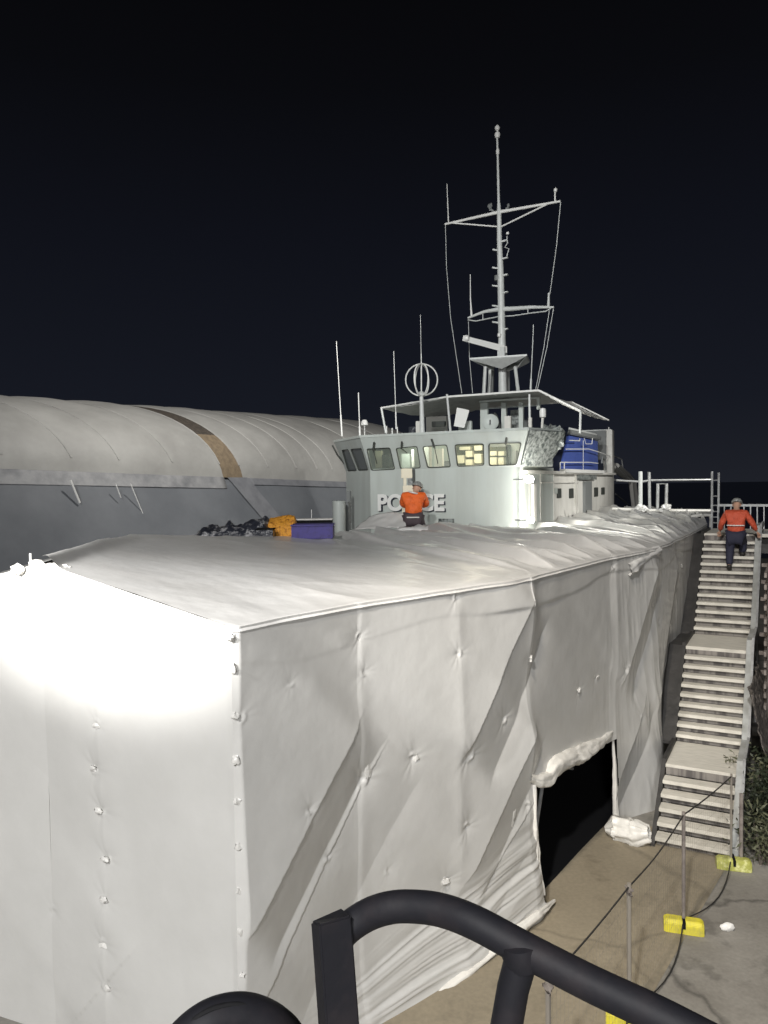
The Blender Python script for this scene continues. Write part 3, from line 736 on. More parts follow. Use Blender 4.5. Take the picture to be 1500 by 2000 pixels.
# lettering across the front
fc = bpy.data.curves.new('lettering', 'FONT'); fc.body = 'POLICE'; fc.size = 1; fc.offset = 0.034; fc.extrude = 0.02; fc.space_character = 1.0
fo_ = bpy.data.objects.new('lettering', fc); COL.objects.link(fo_); bpy.context.view_layer.update()
fm = bpy.data.meshes.new_from_object(fo_.evaluated_get(bpy.context.evaluated_depsgraph_get())); bpy.data.objects.remove(fo_)
co = np.array([v.co[:] for v in fm.vertices]); mn, mx = co.min(0), co.max(0)
pa, pb = Lv(740, 998, 0), Lv(869, 964, 0)
def put_text(me, material, name, dx, dz, dy, par=None):
    for v, c_0 in zip(me.vertices, co):
        u = (c_0[0] - mn[0]) / (mx[0] - mn[0]); h_ = (c_0[1] - mn[1]) / (mx[1] - mn[1])
        v.co = (pa.x + (pb.x - pa.x) * u + dx, dy - c_0[2], pa.z + (pb.z - pa.z) * h_ + dz)
    me.update(); return link(name, me, material, par or ship)
fm2 = fm.copy()
let = put_text(fm, mWhite, 'lettering', 0, 0, -0.050)
put_text(fm2, mNavy, 'letter_shade', 0.028, -0.022, -0.024, let)
# items on the front wall
on(MB().poly([Lv(857, 1013, -0.04), Lv(887, 1013, -0.04), Lv(887, 1031, -0.04), Lv(857, 1031, -0.04)], 0.03), 'vent_grille', mNet)
on(MB().box(Lv(682, 990, 0.55), (0.10, 0.08, 1.0)), 'pipe_run', mMastD)
# splash guard netting on the starboard wing
off = V3((.10, -.10, 0))
nv_ = []
NU, NV = 40, 30
A_, B_, C_, D_ = b2 + off * .3, b3 + off, t3 + off, t2 + off * .3
uu, vv = np.meshgrid(np.linspace(0.03, 1.0, NU), np.linspace(0.0, 1.0, NV), indexing='ij')
Aq, Bq, Cq, Dq = [np.array(p) for p in (A_, B_, C_, D_)]
Xn = ((1 - uu) * (1 - vv))[..., None] * Aq + (uu * (1 - vv))[..., None] * Bq + (uu * vv)[..., None] * Cq + ((1 - uu) * vv)[..., None] * Dq
dn = 0.018 * fbm(uu * 7, vv * 7, 101, 4) + 0.03
Xn += dn[..., None] * np.array([.6, -.8, 0.0])
Xn[..., 0] += np.where(uu > 0.97, 0.12 * vnoise(vv * 8, uu, 3), 0)
gridmesh('salvage_net_cover', Xn, mNet, ship, thick=0.02)
for i, (x_, y_, s_) in enumerate([(1068, 838, .12), (1078, 836, .10), (1090, 840, .12), (1085, 850, .15), (1092, 866, .14)]):
    o_ = crumple_blob(Lv(x_, y_, 1.2), s_, s_ * .6, s_, 300 + i); on(o_, 'net_bundle', mNet, None)

# ---- awning over the upper bridge
VA, VB = 0.7, 4.3
za = Lv(960, 769, VA).z
cL, cR = at_z(Lv(874, 770, VA), za), at_z(Lv(1052, 769, VA), za)
wL, wR = Lv(744, 797, VA), Lv(1134, 803, VA)
fr = [wL, cL, cR, wR]; bk = [p + V3((0, VB - VA, 0)) for p in fr]
N = 30
prof = []
for i in range(3):
    for k in range(N): u = k / N; prof.append((fr[i] * (1 - u) + fr[i + 1] * u, i, u))
prof.append((fr[3], 2, 1.0))
Xa = np.zeros((len(prof), 20, 3))
for i, (p, sgi, u) in enumerate(prof):
    for j in range(20):
        v_ = j / 19; sag = -0.05 * math.sin(math.pi * v_) * (1 if sgi != 1 else 0.5) - (0.05 * math.sin(math.pi * u) if sgi != 1 else 0)
        Xa[i, j] = (p.x, p.y + (VB - VA) * v_, p.z + sag + 0.012 * math.sin(i * 1.7 + j))
aw = gridmesh('awning', Xa, mAwn, ship, thick=0.012)
mb = MB().tube([wL, cL], 0.028, 8).tube([cL, cR], 0.034, 8).tube([cR, wR], 0.034, 8)
mb.tube([bk[0], bk[1]], 0.02, 8).tube([bk[1], bk[2]], 0.02, 8).tube([bk[2], bk[3]], 0.02, 8)
mb.tube([wL, bk[0]], .02, 8).tube([wR, bk[3]], .02, 8).tube([(cL + cR) / 2, (bk[1] + bk[2]) / 2], .02, 8)
mb.build('awning_frame', mWhite, aw, True)
def pole(px0, py0, px1, py1, v, r_, name='pole', m=mWhite, parent=None, r2=None):
    a = Lv(px0, py0, v); b = Lv(px1, py1, v)
    o = MB().tube([a, b], [r_, r2 or r_], 8).build(name, m, parent or ship, True); return o
for x0, y0, x1, y1, v in [(745, 797, 754, 846, VA), (873, 770, 880, 846, VA), (1134, 804, 1133, 846, VA), (1034, 770, 1035, 846, VA + .05)]:
    pole(x0, y0, x1, y1, v, 0.035, 'awning_pole', mMast, aw)
# upper bridge bulkheads and gear below the awning
ub = V3((0, 2.2, 0))
for x0, x1, y0, y1, v, m, nm in [(935, 1052, 775, 786, 1.6, mHull, 'bridge_beam'), (938, 1052, 792, 798, 1.6, mHull, 'bridge_beam'),
      (938, 952, 786, 846, 1.65, mHull, 'bridge_post'), (979, 988, 786, 846, 1.65, mHull, 'bridge_post'), (1013, 1021, 786, 846, 1.65, mHull, 'bridge_post'),
      (1048, 1054, 775, 800, 1.6, mHull, 'bridge_post'), (985, 997, 812, 846, 1.5, mHull2, 'control_box'), (997, 1016, 800, 846, 2.2, mNet, 'covered_console'),
      (895, 920, 822, 846, 1.2, mHull, 'control_box'), (812, 822, 822, 846, 1.3, mHull2, 'control_box'), (1018, 1030, 820, 846, 2.6, mMastD, 'control_box'),
      (832, 872, 812, 846, 3.0, mHull2, 'chart_table'), (843, 868, 822, 834, 1.3, mSeal, 'chair'), (798, 812, 833, 846, 2.0, mPile, 'rope_heap')]:
    cab(x0, x1, y0, y1, v, m, 0.12, nm)
on(MB().poly([Lv(893, 796, .9), Lv(917, 801, .9), Lv(907, 836, .9), Lv(887, 832, .9)], 0.02), 'white_panel', mWhite)
dc = Lv(958, 825, 1.2)
dd = on(MB().lathe(dc, [(0, -.06), (.20, -.05), (.235, 0), (.235, .05), (.20, .08), (0, .09)], 28, (0.3, -1, 0.1)), 'round_drum', mHull, None, True)
MB().box(dc + V3((.03, -.13, 0)), (.04, .04, .13)).build('handle', mMastD, dd)
on(MB().tube([Lv(965, 808, 1.35) + V3((0.02 * i, 0, -0.006 * i * i)) for i in range(9)] + [Lv(975, 846, 1.35)], 0.04, 8), 'hose', mSeal, None, True)
for cx, cy, cs in [(755, 832, .09), (766, 836, .10), (776, 834, .08)]:
    c = Lv(cx, cy, .2)
    o_ = on(MB().lathe(c + V3((0, .1, 0)), [(0, -.02), (cs, -.02), (cs * 1.1, .08), (cs * .9, .22), (0, .24)], 18, (0.1, -1, 0.1)), 'deck_light', mWhite, None, True)
    MB().tube([c, c + V3((0, 0, -.22))], .02, 6).build('bracket', mWhite, o_)
c = Lv(712, 829, .6)
o_ = on(MB().lathe(c, [(.0, .15), (.07, .13), (.105, .05), (.11, -.02), (.0, -.03)][::-1], 18), 'satellite_dome', mWhite, None, True)
MB().tube([c, c + V3((0, 0, -.33))], .02, 6).build('stem', mWhite, o_)
c = Lv(1060, 806, .5)
o_ = on(MB().lathe(c, [(.0, .13), (.075, .11), (.09, .02), (.085, -.12), (.0, -.15)][::-1], 14), 'search_light', mWhite, None, True)
MB().tube([c + V3((0, 0, -.1)), Lv(1058, 846, .5)], .035, 8).build('stem', mHull2, o_)
cab(1032, 1038, 815, 845, .6, mHull2, 0.08, 'junction_box')

# ---- whip aerials
def whip(x0, y0, x1, y1, v, r0=0.022, r1=0.006, m=mWhite):
    a = Lv(x1, y1, v); b = Lv(x0, y0, v); mid = a + (b - a) * 0.22
    o = on(MB().tube([a, mid, mid + (b - a) * .01, b], [r0, r0 * .9, r0 * .5, r1], 8), 'whip_aerial', m, None, True); return o
whip(657, 667, 668, 852, .9, .028, .010); whip(700, 767, 703, 852, 0.0, .032, .018); whip(769, 686, 774, 838, .3, .026, .012)
whip(821, 615, 823, 712, .1, .016, .008); whip(1042, 634, 1036, 770, 2.4, .034, .012, mMast)
# ringed aerial
cx = Lv(823.5, 742, .1); rr_ = abs(Lv(852, 742, .1).x - cx.x)
ra = on(MB().tube([Lv(823, 770, .1), Lv(825, 846, .1)], [.055, .075], 12), 'ring_aerial', mMast, None, True)
for k, an in enumerate((25, 88, 139)):
    pts = []
    for i in range(41):
        a = math.pi * 2 * i / 40; pts.append(cx + V3((math.cos(R(an)) * math.sin(a), math.sin(R(an)) * math.sin(a), math.cos(a))) * rr_ * V3((1, 1, 1.0)).x)
    MB().tube(pts, .021, 8, False).build('hoop', mWhite, ra, True)
MB().tube([Lv(823, 712, .1), Lv(823, 772, .1)], .02, 8).build('rod', mWhite, ra, True)
MB().lathe(Lv(823, 771, .1) + V3((0, 0, -.05)), [(0, 0), (.10, .02), (.12, .08), (.05, .14), (0, .15)], 14).build('collar', mMast, ra, True)

# ---- main mast
VM = 4.0
mast = on(MB().tube([Lv(982, 772, VM), Lv(981, 700, VM)], [.135, .125], 16).tube([Lv(981, 700, VM), Lv(978, 540, VM), Lv(975.5, 470, VM), Lv(975, 414, VM)], [.125, .105, .082, .070], 16), 'mast', mMast, None, True)
def mt(mb, name, m=mMast, smooth=True): return mb.build(name, m, mast, smooth)
mt(MB().tube([Lv(975, 414, VM), Lv(974, 394, VM), Lv(972, 300, VM), Lv(971, 268, VM)], [.075, .045, .034, .030], 10), 'topmast')
mt(MB().lathe(Lv(971.5, 270, VM), [(0, 0), (.075, .02), (.095, .10), (.08, .17), (.03, .20), (.03, .24), (.07, .26), (.085, .33), (.05, .40), (0, .42)], 14), 'masthead_light', mWhite)
mt(MB().lathe(Lv(972, 302, VM), [(0, 0), (.055, .02), (.06, .14), (.03, .2), (0, .21)], 10), 'sensor', mWhite)
yard_z = (Lv(870, 437, VM).z + Lv(1094, 394, VM).z) / 2
yl, yr = Lv(869, 438, VM), Lv(1095, 393, VM)
mt(MB().tube([yl, Lv(976, 414, VM), yr], [.035, .055, .035], 10), 'yardarm', mWhite)
mt(MB().tube([yl + V3((.25, 0, 0)), Lv(976, 443, VM)], .026, 8).tube([Lv(1068, 399, VM), Lv(978, 443, VM)], .026, 8), 'yard_brace', mWhite)
mt(MB().tube([Lv(876, 436, VM), Lv(873, 359, VM)], [.022, .014], 8), 'aerial_rod', mWhite)
mt(MB().tube([Lv(1084, 394, VM), Lv(1084, 372, VM)], [.03, .022], 8).lathe(Lv(1085, 376, VM), [(0, 0), (.05, .03), (.06, .10), (0, .16)], 10), 'wind_sensor', mWhite)
for x0, y0, x1, y1 in [(967, 416, 955, 405), (957, 412, 959, 403), (986, 412, 993, 404)]:
    mt(MB().bar(Lv(x0, y0, VM), Lv(x1, y1, VM), .05, .05).lathe(Lv(x1, y1, VM), [(0, -.03), (.05, 0), (.04, .08), (0, .12)], 8), 'sensor_bracket', mMastD)
mt(MB().lathe(Lv(975, 420, VM) + V3((0, 0, -.16)), [(0, 0), (.09, .0), (.12, .1), (.09, .26), (0, .28)], 12), 'mast_collar', mMastD)
# steps up the mast
for i, (x, y, sd_) in enumerate([(963, 488, -1), (992, 505, 1), (962, 523, -1), (992, 538, 1), (962, 558, -1), (992, 572, 1), (962, 597, -1), (962, 629, -1), (992, 644, 1), (991, 471, 1)]):
    a = Lv(977, y + 2, VM); b = Lv(x, y - (2 if sd_ > 0 else 0), VM)
    mt(MB().bar(a, b, .10, .045), 'mast_step', mMast, False)
mt(MB().lathe(Lv(991.5, 456, VM), [(0, -.05), (.045, -.03), (.055, .0), (.045, .04), (0, .06)], 10), 'signal_lamp', mWhite)
mt(MB().tube([Lv(990, 461, VM), Lv(991, 475, VM), Lv(986, 483, VM), Lv(994, 486, VM), Lv(990, 500, VM)], .018, 6), 'lamp_bracket', mMast)
mt(MB().lathe(Lv(972, 543, VM), [(0, -.1), (.10, -.08), (.12, 0), (.10, .08), (0, .1)], 10), 'clamp', mMastD)
# lower yard with curved spreaders
ly, ry = Lv(914, 621, VM), Lv(1082, 600, VM)
mt(MB().tube([ly, Lv(945, 609, VM), Lv(975, 604, VM), Lv(1000, 603, VM), Lv(1040, 600, VM), ry], [.035, .05, .075, .075, .055, .035], 10), 'lower_yardarm', mMast)
mt(MB().tube([Lv(914, 625, VM), Lv(930, 627, VM), Lv(975, 618, VM), Lv(1000, 617, VM), Lv(1040, 611, VM), Lv(1066, 608, VM), Lv(1076, 602, VM)], .02, 8), 'foot_rail', mMast)
for x, y0, y1 in ((943, 613, 624), (1031, 601, 612)): mt(MB().tube([Lv(x, y0, VM), Lv(x, y1, VM)], .014, 6), 'rail_stanchion', mMast)
mt(MB().tube([Lv(921, 617, VM), Lv(919, 585, VM), Lv(918.5, 536, VM)], [.04, .022, .014], 8), 'aerial_rod', mWhite)
mt(MB().tube([Lv(1071, 600, VM), Lv(1072, 572, VM)], [.05, .03], 8), 'aerial_rod', mMast)
# radar scanner and platform
mt(MB().hexa([Lv(903, 664, VM - .9) + V3((0, 0, -.02)), Lv(990, 684, VM - .1) + V3((0, 0, -.09)), Lv(990, 684, VM + .1) + V3((0, 0, -.09)), Lv(903, 664, VM - .7) + V3((0, 0, -.02)),
              Lv(905, 655, VM - .9), Lv(990, 676, VM - .1), Lv(990, 676, VM + .1), Lv(905, 655, VM - .7)]), 'radar_scanner', mWhite, False)
mt(MB().lathe(Lv(911, 661, VM - .8), [(0, -.12), (.09, -.09), (.115, 0), (.09, .08), (0, .11)], 12, (1, 0.1, 0)), 'scanner_end', mWhite)
mt(MB().box(Lv(981, 690, VM - .1), (.24, .26, .38)), 'radar_gearbox', mMast, False)
mt(MB().lathe(Lv(975, 655, VM - .15), [(0, -.08), (.06, -.04), (.06, .05), (0, .09)], 10), 'mast_lamp', mWhite)
mt(MB().lathe(Lv(944, 690, VM - 1.1), [(0, -.1), (.20, -.1), (.21, .04), (.17, .17), (.12, .25), (0, .27)], 18), 'radar_dome', mWhite)
zp = Lv(975, 703, VM).z
pf = [Lv(917, 699, VM - .9), Lv(1029, 706, VM - .6), Lv(1029, 710, VM - .6) + V3((-.3, 1.3, 0)), Lv(917, 689, VM - 1.0) + V3((.2, 1.6, 0))]
pfz = [at_z(p, zp + (.0 if i in (0, 3) else -.0)) for i, p in enumerate(pf)]
pl_o = mt(MB().poly(pfz, .05), 'radar_platform', mMast, False)
ctrp = sum(pfz, V3((0, 0, 0))) / 4
for i in range(4):
    a, b = pfz[i], pfz[(i + 1) % 4]; lo_ = at_z((a + b) / 2 * 0.45 + ctrp * 0.55, zp - .34)
    MB().poly([a * .96 + ctrp * .04 - V3((0, 0, .055)), b * .96 + ctrp * .04 - V3((0, 0, .055)), lo_], .02).build('gusset', mMast, pl_o)
for x0, y0, x1, y1, dv, r_ in [(948, 716, 945, 772, -.9, .062), (957, 722, 955, 772, -.2, .05), (1006, 716, 1013, 772, -.8, .055), (991, 705, 991, 772, .5, .085), (963, 715, 961, 772, .5, .05)]:
    mt(MB().tube([Lv(x0, y0, VM + dv), Lv(x1, y1, VM + dv)], r_, 8), 'mast_leg', mMast if dv < 0 else mMastD)
# stays
for pts in ([(870, 440), (872, 520), (880, 620), (902, 768)], [(915, 628), (917, 700), (923, 768)], [(1095, 395), (1087, 480), (1074, 575)], [(1073, 606), (1062, 680), (1045, 768)], [(1081, 603), (1068, 680), (1048, 768)]):
    mt(MB().tube([Lv(x, y, VM) for x, y in pts], .011 if pts[0][0] < 1000 else .013, 6), 'stay', mMast)

# ---- deckhouse along the starboard side
UD = Lv(1016, 980, 0.2).x
zdt = Lu(1100, 922, UD).z; zdb = 2.3
vE = Lu(1199, 950, UD).y
dk = on(MB().box(((UD - 1.9) , (0.12 + vE) / 2, (zdt + zdb) / 2), (3.8, vE - 0.12, zdt - zdb)), 'deckhouse', mHull2)
def dp_(mb, name, m, smooth=False): return mb.build(name, m, dk, smooth)
def side_rect(px0, px1, py0, py1, th, name, m, u=None, bevel=0.0):
    u = UD if u is None else u
    a = Lu(px0, (py0 + py1) / 2, u); b = Lu(px1, (py0 + py1) / 2, u); zc0 = Lu((px0 + px1) / 2, py1, u).z; zc1 = Lu((px0 + px1) / 2, py0, u).z
    return MB().box((u + th / 2, (a.y + b.y) / 2, (zc0 + zc1) / 2), (th, abs(b.y - a.y), zc1 - zc0)).build(name, m, dk, False, bevel)
for r_ in [(1087, 1095, 954, 973), (1111, 1119, 954, 973), (1160, 1167, 952, 970), (1174, 1180, 952, 966)]:
    wn = side_rect(*r_, 0.03, 'window', mSeal, bevel=0.01)
side_rect(1081, 1086, 953, 964, 0.05, 'fuse_box', mHull)
side_rect(1138, 1151, 940, 1008, 0.10, 'door_screen', mMastD)
side_rect(1018, 1196, 921, 926, 0.16, 'deck_edge', mHull2)
side_rect(1054, 1128, 941, 943.5, 0.06, 'pipe_run', mHull2)
side_rect(1124, 1160, 926, 937, 0.10, 'cable_box', mNet)
side_rect(1093, 1169, 917.5, 924, 0.22, 'funnel_plinth', mWhite)
for x in (1030, 1052, 1078, 1122, 1126): side_rect(x, x + 1.6, 926, 1016, 0.05, 'pipe_run', mHull2)
rc = Lu(1179, 990, UD + .12)
rl = dp_(MB().lathe(rc, [(.0, 0), (.28, 0), (.30, .1), (.16, .14), (.16, .22), (0, .23)], 20, (1, 0, 0)), 'hose_reel', mMastD, True)
side_rect(1035, 1040, 945, 1018, 0.12, 'ladder', mHull2)
# working lights on the deckhouse wall
for i, (x, y, sz, pw) in enumerate([(1033, 936, .13, 70), (1036, 1016, .10, 95)]):
    c = Lu(x, y, UD + .42)
    ob = MB().lathe(c, [(0, -sz * .8), (sz * .8, -sz * .6), (sz, 0), (sz * .8, sz * .6), (0, sz * .8)], 14).build('work_lamp', mGlow, dk, True)
    MB().bar(c + V3((-.42, 0, 0)), c + V3((-.08, 0, 0)), .04, .04).build('bracket', mMastD, ob)
    l = bpy.data.lights.new('work_lamp_light', 'POINT'); l.energy = pw; l.color = (1, .97, .88); l.shadow_soft_size = sz
    lo = bpy.data.objects.new('work_lamp_light', l); COL.objects.link(lo); lo.parent = ship; lo.location = c + V3((.16, 0.1, 0))
# funnel
UF = UD - 0.25; UFp = UF - 1.5
zf0, zf1 = zdt + 0.05, Lu(1150, 858, UF).z
vf0, vf1, vf2 = Lu(1092, 918, UF).y, Lu(1112, 858, UF).y, Lu(1168, 900, UF).y
fu = MB().hexa([V3((UFp, vf0, zf0)), V3((UF, vf0, zf0)), V3((UF, vf2, zf0)), V3((UFp, vf2, zf0)),
                V3((UFp + .2, vf1, zf1)), V3((UF, vf1, zf1)), V3((UF, vf2, zf1)), V3((UFp + .2, vf2, zf1))])
fun = on(fu, 'funnel', mBlue, None, False, 0.02)
MB().hexa([V3((UFp, vf0 - .03, zf0)), V3((UF - .01, vf0 - .03, zf0)), V3((UF - .01, vf0 - .004, zf0)), V3((UFp, vf0 - .004, zf0)),
           V3((UFp + .2, vf1 - .03, zf1 + .3)), V3((UF - .01, vf1 - .03, zf1 + .3)), V3((UF - .01, vf1 - .004, zf1 + .3)), V3((UFp + .2, vf1 - .004, zf1 + .3))]).build('front_cowl', mNavy, fun)
MB().box(((UF + UFp) / 2 + .1, (vf1 + vf2) / 2, zf1 + .11), (1.5, vf2 - vf1 + .3, .16)).build('cap', mMastD, fun, False, .03)
MB().box(((UF + UFp) / 2 + .1, (vf1 + vf2) / 2 + .2, zf1 + .25), (1.2, vf2 - vf1 - .2, .10)).build('exhaust_hood', mMast, fun, False, .03)
def side_rail(pts, r_=.018, name='guard_rail', u=UF + .2, m=mWhite, par=None):
    return MB().tube([Lu(x, y, u) for x, y in pts], r_, 6).build(name, m, par or ship, True)
side_rail([(1105, 877), (1150, 877), (1170, 883), (1194, 892)]); side_rail([(1095, 903), (1150, 903), (1168, 905)])
side_rail([(1094, 918), (1094, 903)]); side_rail([(1102, 918), (1102, 903)]); side_rail([(1139, 918), (1139, 860)], .014)
side_rail([(1112, 860), (1132, 861), (1132, 856)]); side_rail([(1141, 856), (1144, 867), (1156, 867), (1157, 856)], .014)
on(MB().lathe(Lu(1146, 842, UF - .5), [(0, -.3), (.09, -.3), (.09, .12), (.05, .2), (0, .22)], 10), 'exhaust_pipe', mMastD, None, True)
# mast post aft of the funnel
a = Lu(1189, 840, UD - .15); b = Lu(1192, 925, UD - .15)
ap = on(MB().box((a.x, a.y, (a.z + b.z) / 2), (.35, .42, a.z - b.z)), 'crane_post', mHull2, None, False, .02)
MB().box((a.x - .8, a.y - .2, a.z - .62), (1.5, .3, 1.2)).build('louvre_box', mMastD, ap, False, .02)
MB().tube([a + V3((0, 0, 0)), a + V3((0, 0, .12))], .03, 6).build('lamp_stub', mWhite, ap, True)
MB().bar(a + V3((-1.6, -.2, 0.0)), a + V3((.1, 0, 0.0)), .1, .06).build('top_beam', mMast, ap)
side_rail([(1196, 889), (1214, 897), (1217, 916)], .024, u=UD - .3); side_rail([(1196, 903), (1215, 910)], .02, u=UD - .3)
on(MB().tube([Lu(1175, 905, UD - .1), Lu(1176, 893, UD - .1), Lu(1182, 898, UD - .1), Lu(1183, 918, UD - .1)], .035, 8), 'tank_fitting', mMastD, None, True)
# quarter davit legs
for pts in ([(1197, 912), (1218, 930), (1232, 938), (1238, 995)], [(1204, 910), (1226, 928), (1238, 940), (1246, 995)]):
    on(MB().tube([Lu(x, y, UD - .2) for x, y in pts], [.13, .13, .12, .10], 8), 'davit_leg', mHull2, None, True)
side_rail([(1200, 937), (1250, 941)], .04, 'davit_brace', UD - .2, mMast); side_rail([(1202, 965), (1226, 985)], .03, 'davit_brace', UD - .2, mMastD)
# hull and main deck below the cover
hb = MB()
st = [(-7.0, 0.5), (-4, 1.7), (-1, 2.6), (3, 3.0), (14, 3.0), (24, 2.6)]
xo = UD - 3.1
pts = [V3((xo - h_, v_, 0.4)) for v_, h_ in st] + [V3((xo + h_ * .8, v_, 0.4)) for v_, h_ in reversed(st)]
k = len(pts); hb.add(pts + [at_z(p, 2.25) for p in pts], [tuple(range(k)), tuple(reversed(range(k, 2 * k)))] + [(i, (i + 1) % k, (i + 1) % k + k, i + k) for i in range(k)])
on(hb, 'hull', mHull)
# grey vent post and box by the port bow of the wheelhouse
a = P(661, 978, 19.6); b = P(663, 1049, 19.6)
o_ = MB().lathe(toL(b), [(.165, 0), (.165, (a - b).length - .01), (.15, (a - b).length), (0, (a - b).length)], 24); on(o_, 'vent_post', mHull, None, True)
on(MB().box(toL(P(680, 1012, 20.0)), (.09, .12, .85)).box(toL(P(680, 988, 20.0)), (.13, .14, .05)).box(toL(P(681, 1036, 20.0)), (.15, .14, .05)), 'valve_rack', mMastD)

# ================================================================== SHED
SA, SB = P(0, 916, 20.0), P(664, 941, 31.0)
dS = V3((SB.x - SA.x, SB.y - SA.y, 0)); LS = dS.length; dS.normalize()
nS = V3((-dS.y, dS.x, 0))                         # away from the camera, up the roof
shed = empty('fabric_shed', (SA.x, SA.y, 0), None, 'long barrel-roofed fabric shed with a dark strip across its pale roof', 'shed')
def sh(p): return V3(p) - V3((SA.x, SA.y, 0))
def eave(s_): u = s_ / LS; p = SA + dS * s_; return V3((p.x, p.y, SA.z + (SB.z - SA.z) * u))
HALF, RISE = 6.2, 3.25
def roof_pt(s_, a, bul=0.0):                      # a: 0 eave .. pi far eave
    e_ = eave(s_); u = s_ / LS; rise = 2.45 + .62 * u
    off_ = HALF * (1 - math.cos(a)); z_ = math.sin(a) ** 0.82 * rise if 0 < a < math.pi else 0
    p = e_ + nS * off_ - dS * (1.25 * math.sin(min(a, math.pi / 2))) ; p.z += z_ + bul * math.sin(a)
    p -= nS * bul * 0.6 * math.cos(a) * math.sin(min(a * 2, math.pi / 2)); return p
def s_of(px, py=925):                             # where along the eave a pixel falls
    r = ray(px, py); n = V3((dS.y, -dS.x, 0)); t_ = (SA - CAM).dot(n) / r.dot(n); p = CAM + r * t_
    return (p - SA).dot(dS)
sk0, sk1 = s_of(436), s_of(474)
bays = [-7.5, -5.2, -3.0, s_of(15) , s_of(150), s_of(242), s_of(345), sk0, sk1, s_of(530), s_of(585), s_of(625), s_of(655), LS + 2.2, LS + 5, LS + 8]
bays = sorted(bays)
# rib slant: the fabric bays lean back a little toward the left as they climb
for b0_, b1_ in zip(bays[:-1], bays[1:]):
    strip = abs(b0_ - sk0) < 1e-6
    ns, na = (14, 60); Xs = np.zeros((ns, na, 3))
    for i in range(ns):
        u = i / (ns - 1); s_ = b0_ + (b1_ - b0_) * u
        bul = 0.07 * math.sin(math.pi * u) ** 0.7 * min(1, (b1_ - b0_) / 2.0) * (0.1 if strip else 1)
        for j in range(na):
            a = math.pi * j / (na - 1)
            Xs[i, j] = sh(roof_pt(s_, a, bul))
    nz = 0.035 * fbm(Xs[..., 0] * .9, Xs[..., 1] * .9 + Xs[..., 2], 5, 4)
    Xs[..., 2] += nz * np.sin(np.linspace(0, math.pi, na))[None]
    if strip:
        k_ = 9
        gridmesh('dark_strip', Xs[:, k_:], mShedD, shed); gridmesh('tan_patch', Xs[:, :k_ + 1], mShedT, shed)
    else: gridmesh('roof_bay', Xs, mShed, shed)
for b_ in bays[1:-1]:
    MB().tube([sh(roof_pt(b_, math.pi * j / 30, -0.01)) for j in range(1, 30)], .035, 6).build('roof_rib', mShed, shed, True)
# wall leans outward toward its foot; gutter band along the top
def wall_q(s0, s1, z0f, z1f, out, name, m, ns=2, amp=0):
    m_ = MB(); Xs = np.zeros((ns, 24, 3))
    for i in range(ns):
        s_ = s0 + (s1 - s0) * i / (ns - 1); e_ = eave(s_)
        for j in range(24):
            z_ = e_.z * (z0f + (z1f - z0f) * j / 23); p = e_ - nS * (out + (e_.z - z_) * 0.45); p.z = z_
            Xs[i, j] = sh(p)
    if amp: Xs[..., 2] *= 1; Xs[..., 0] += amp * fbm(Xs[..., 1] * .6, Xs[..., 2] * .7, 9, 3)
    return gridmesh(name, Xs, m, shed, thick=0.03)
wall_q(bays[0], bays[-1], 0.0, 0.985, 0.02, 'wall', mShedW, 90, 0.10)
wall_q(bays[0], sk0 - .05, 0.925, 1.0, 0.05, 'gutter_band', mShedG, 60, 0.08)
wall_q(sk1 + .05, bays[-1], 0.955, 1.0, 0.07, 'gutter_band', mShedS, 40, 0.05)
m = MB()
for (s0, s1, wd) in ((sk0 + .1, sk0 + 2.6, .9), (sk1 + .1, sk1 + 2.0, .12)):
    e0, e1 = eave(s0), eave(s1); p1 = e1 - nS * (e1.z - 1.5) * .45; p1.z = 1.5
    a0, a1 = e0 - nS * .10, p1 - nS * .08
    m.add([sh(a0), sh(a0 + dS * wd), sh(a1 + dS * wd), sh(a1)], [(0, 1, 2, 3)])
m.build('wall_strip', mShedS, shed)
for i, (x0, y0, x1, y1) in enumerate([(138, 938, 156, 982), (226, 945, 236, 972), (255, 945, 290, 1030)]):
    pts = []
    for (x_, y_) in ((x0, y0), (x1, y1)):
        s_ = s_of(x_, y_); e_ = eave(s_); r = ray(x_, y_); t_ = (e_ - nS * .35 - CAM).dot(V3((dS.y, -dS.x, 0))) / r.dot(V3((dS.y, -dS.x, 0))); pts.append(sh(CAM + r * t_ * .99))
    MB().tube(pts, .014 if i != 0 else .028, 6).build('tie_rope', mWhite, shed, True)
for x_, y_ in ((37, 938), (60, 925), (332, 926)):
    s_ = s_of(x_); e_ = eave(s_); c = CAM + ray(x_, y_) * ((e_ - CAM).length * .985)
    MB().box(sh(c), (.09, .09, .22)).build('wall_lamp', mMastD, shed, False, .01)

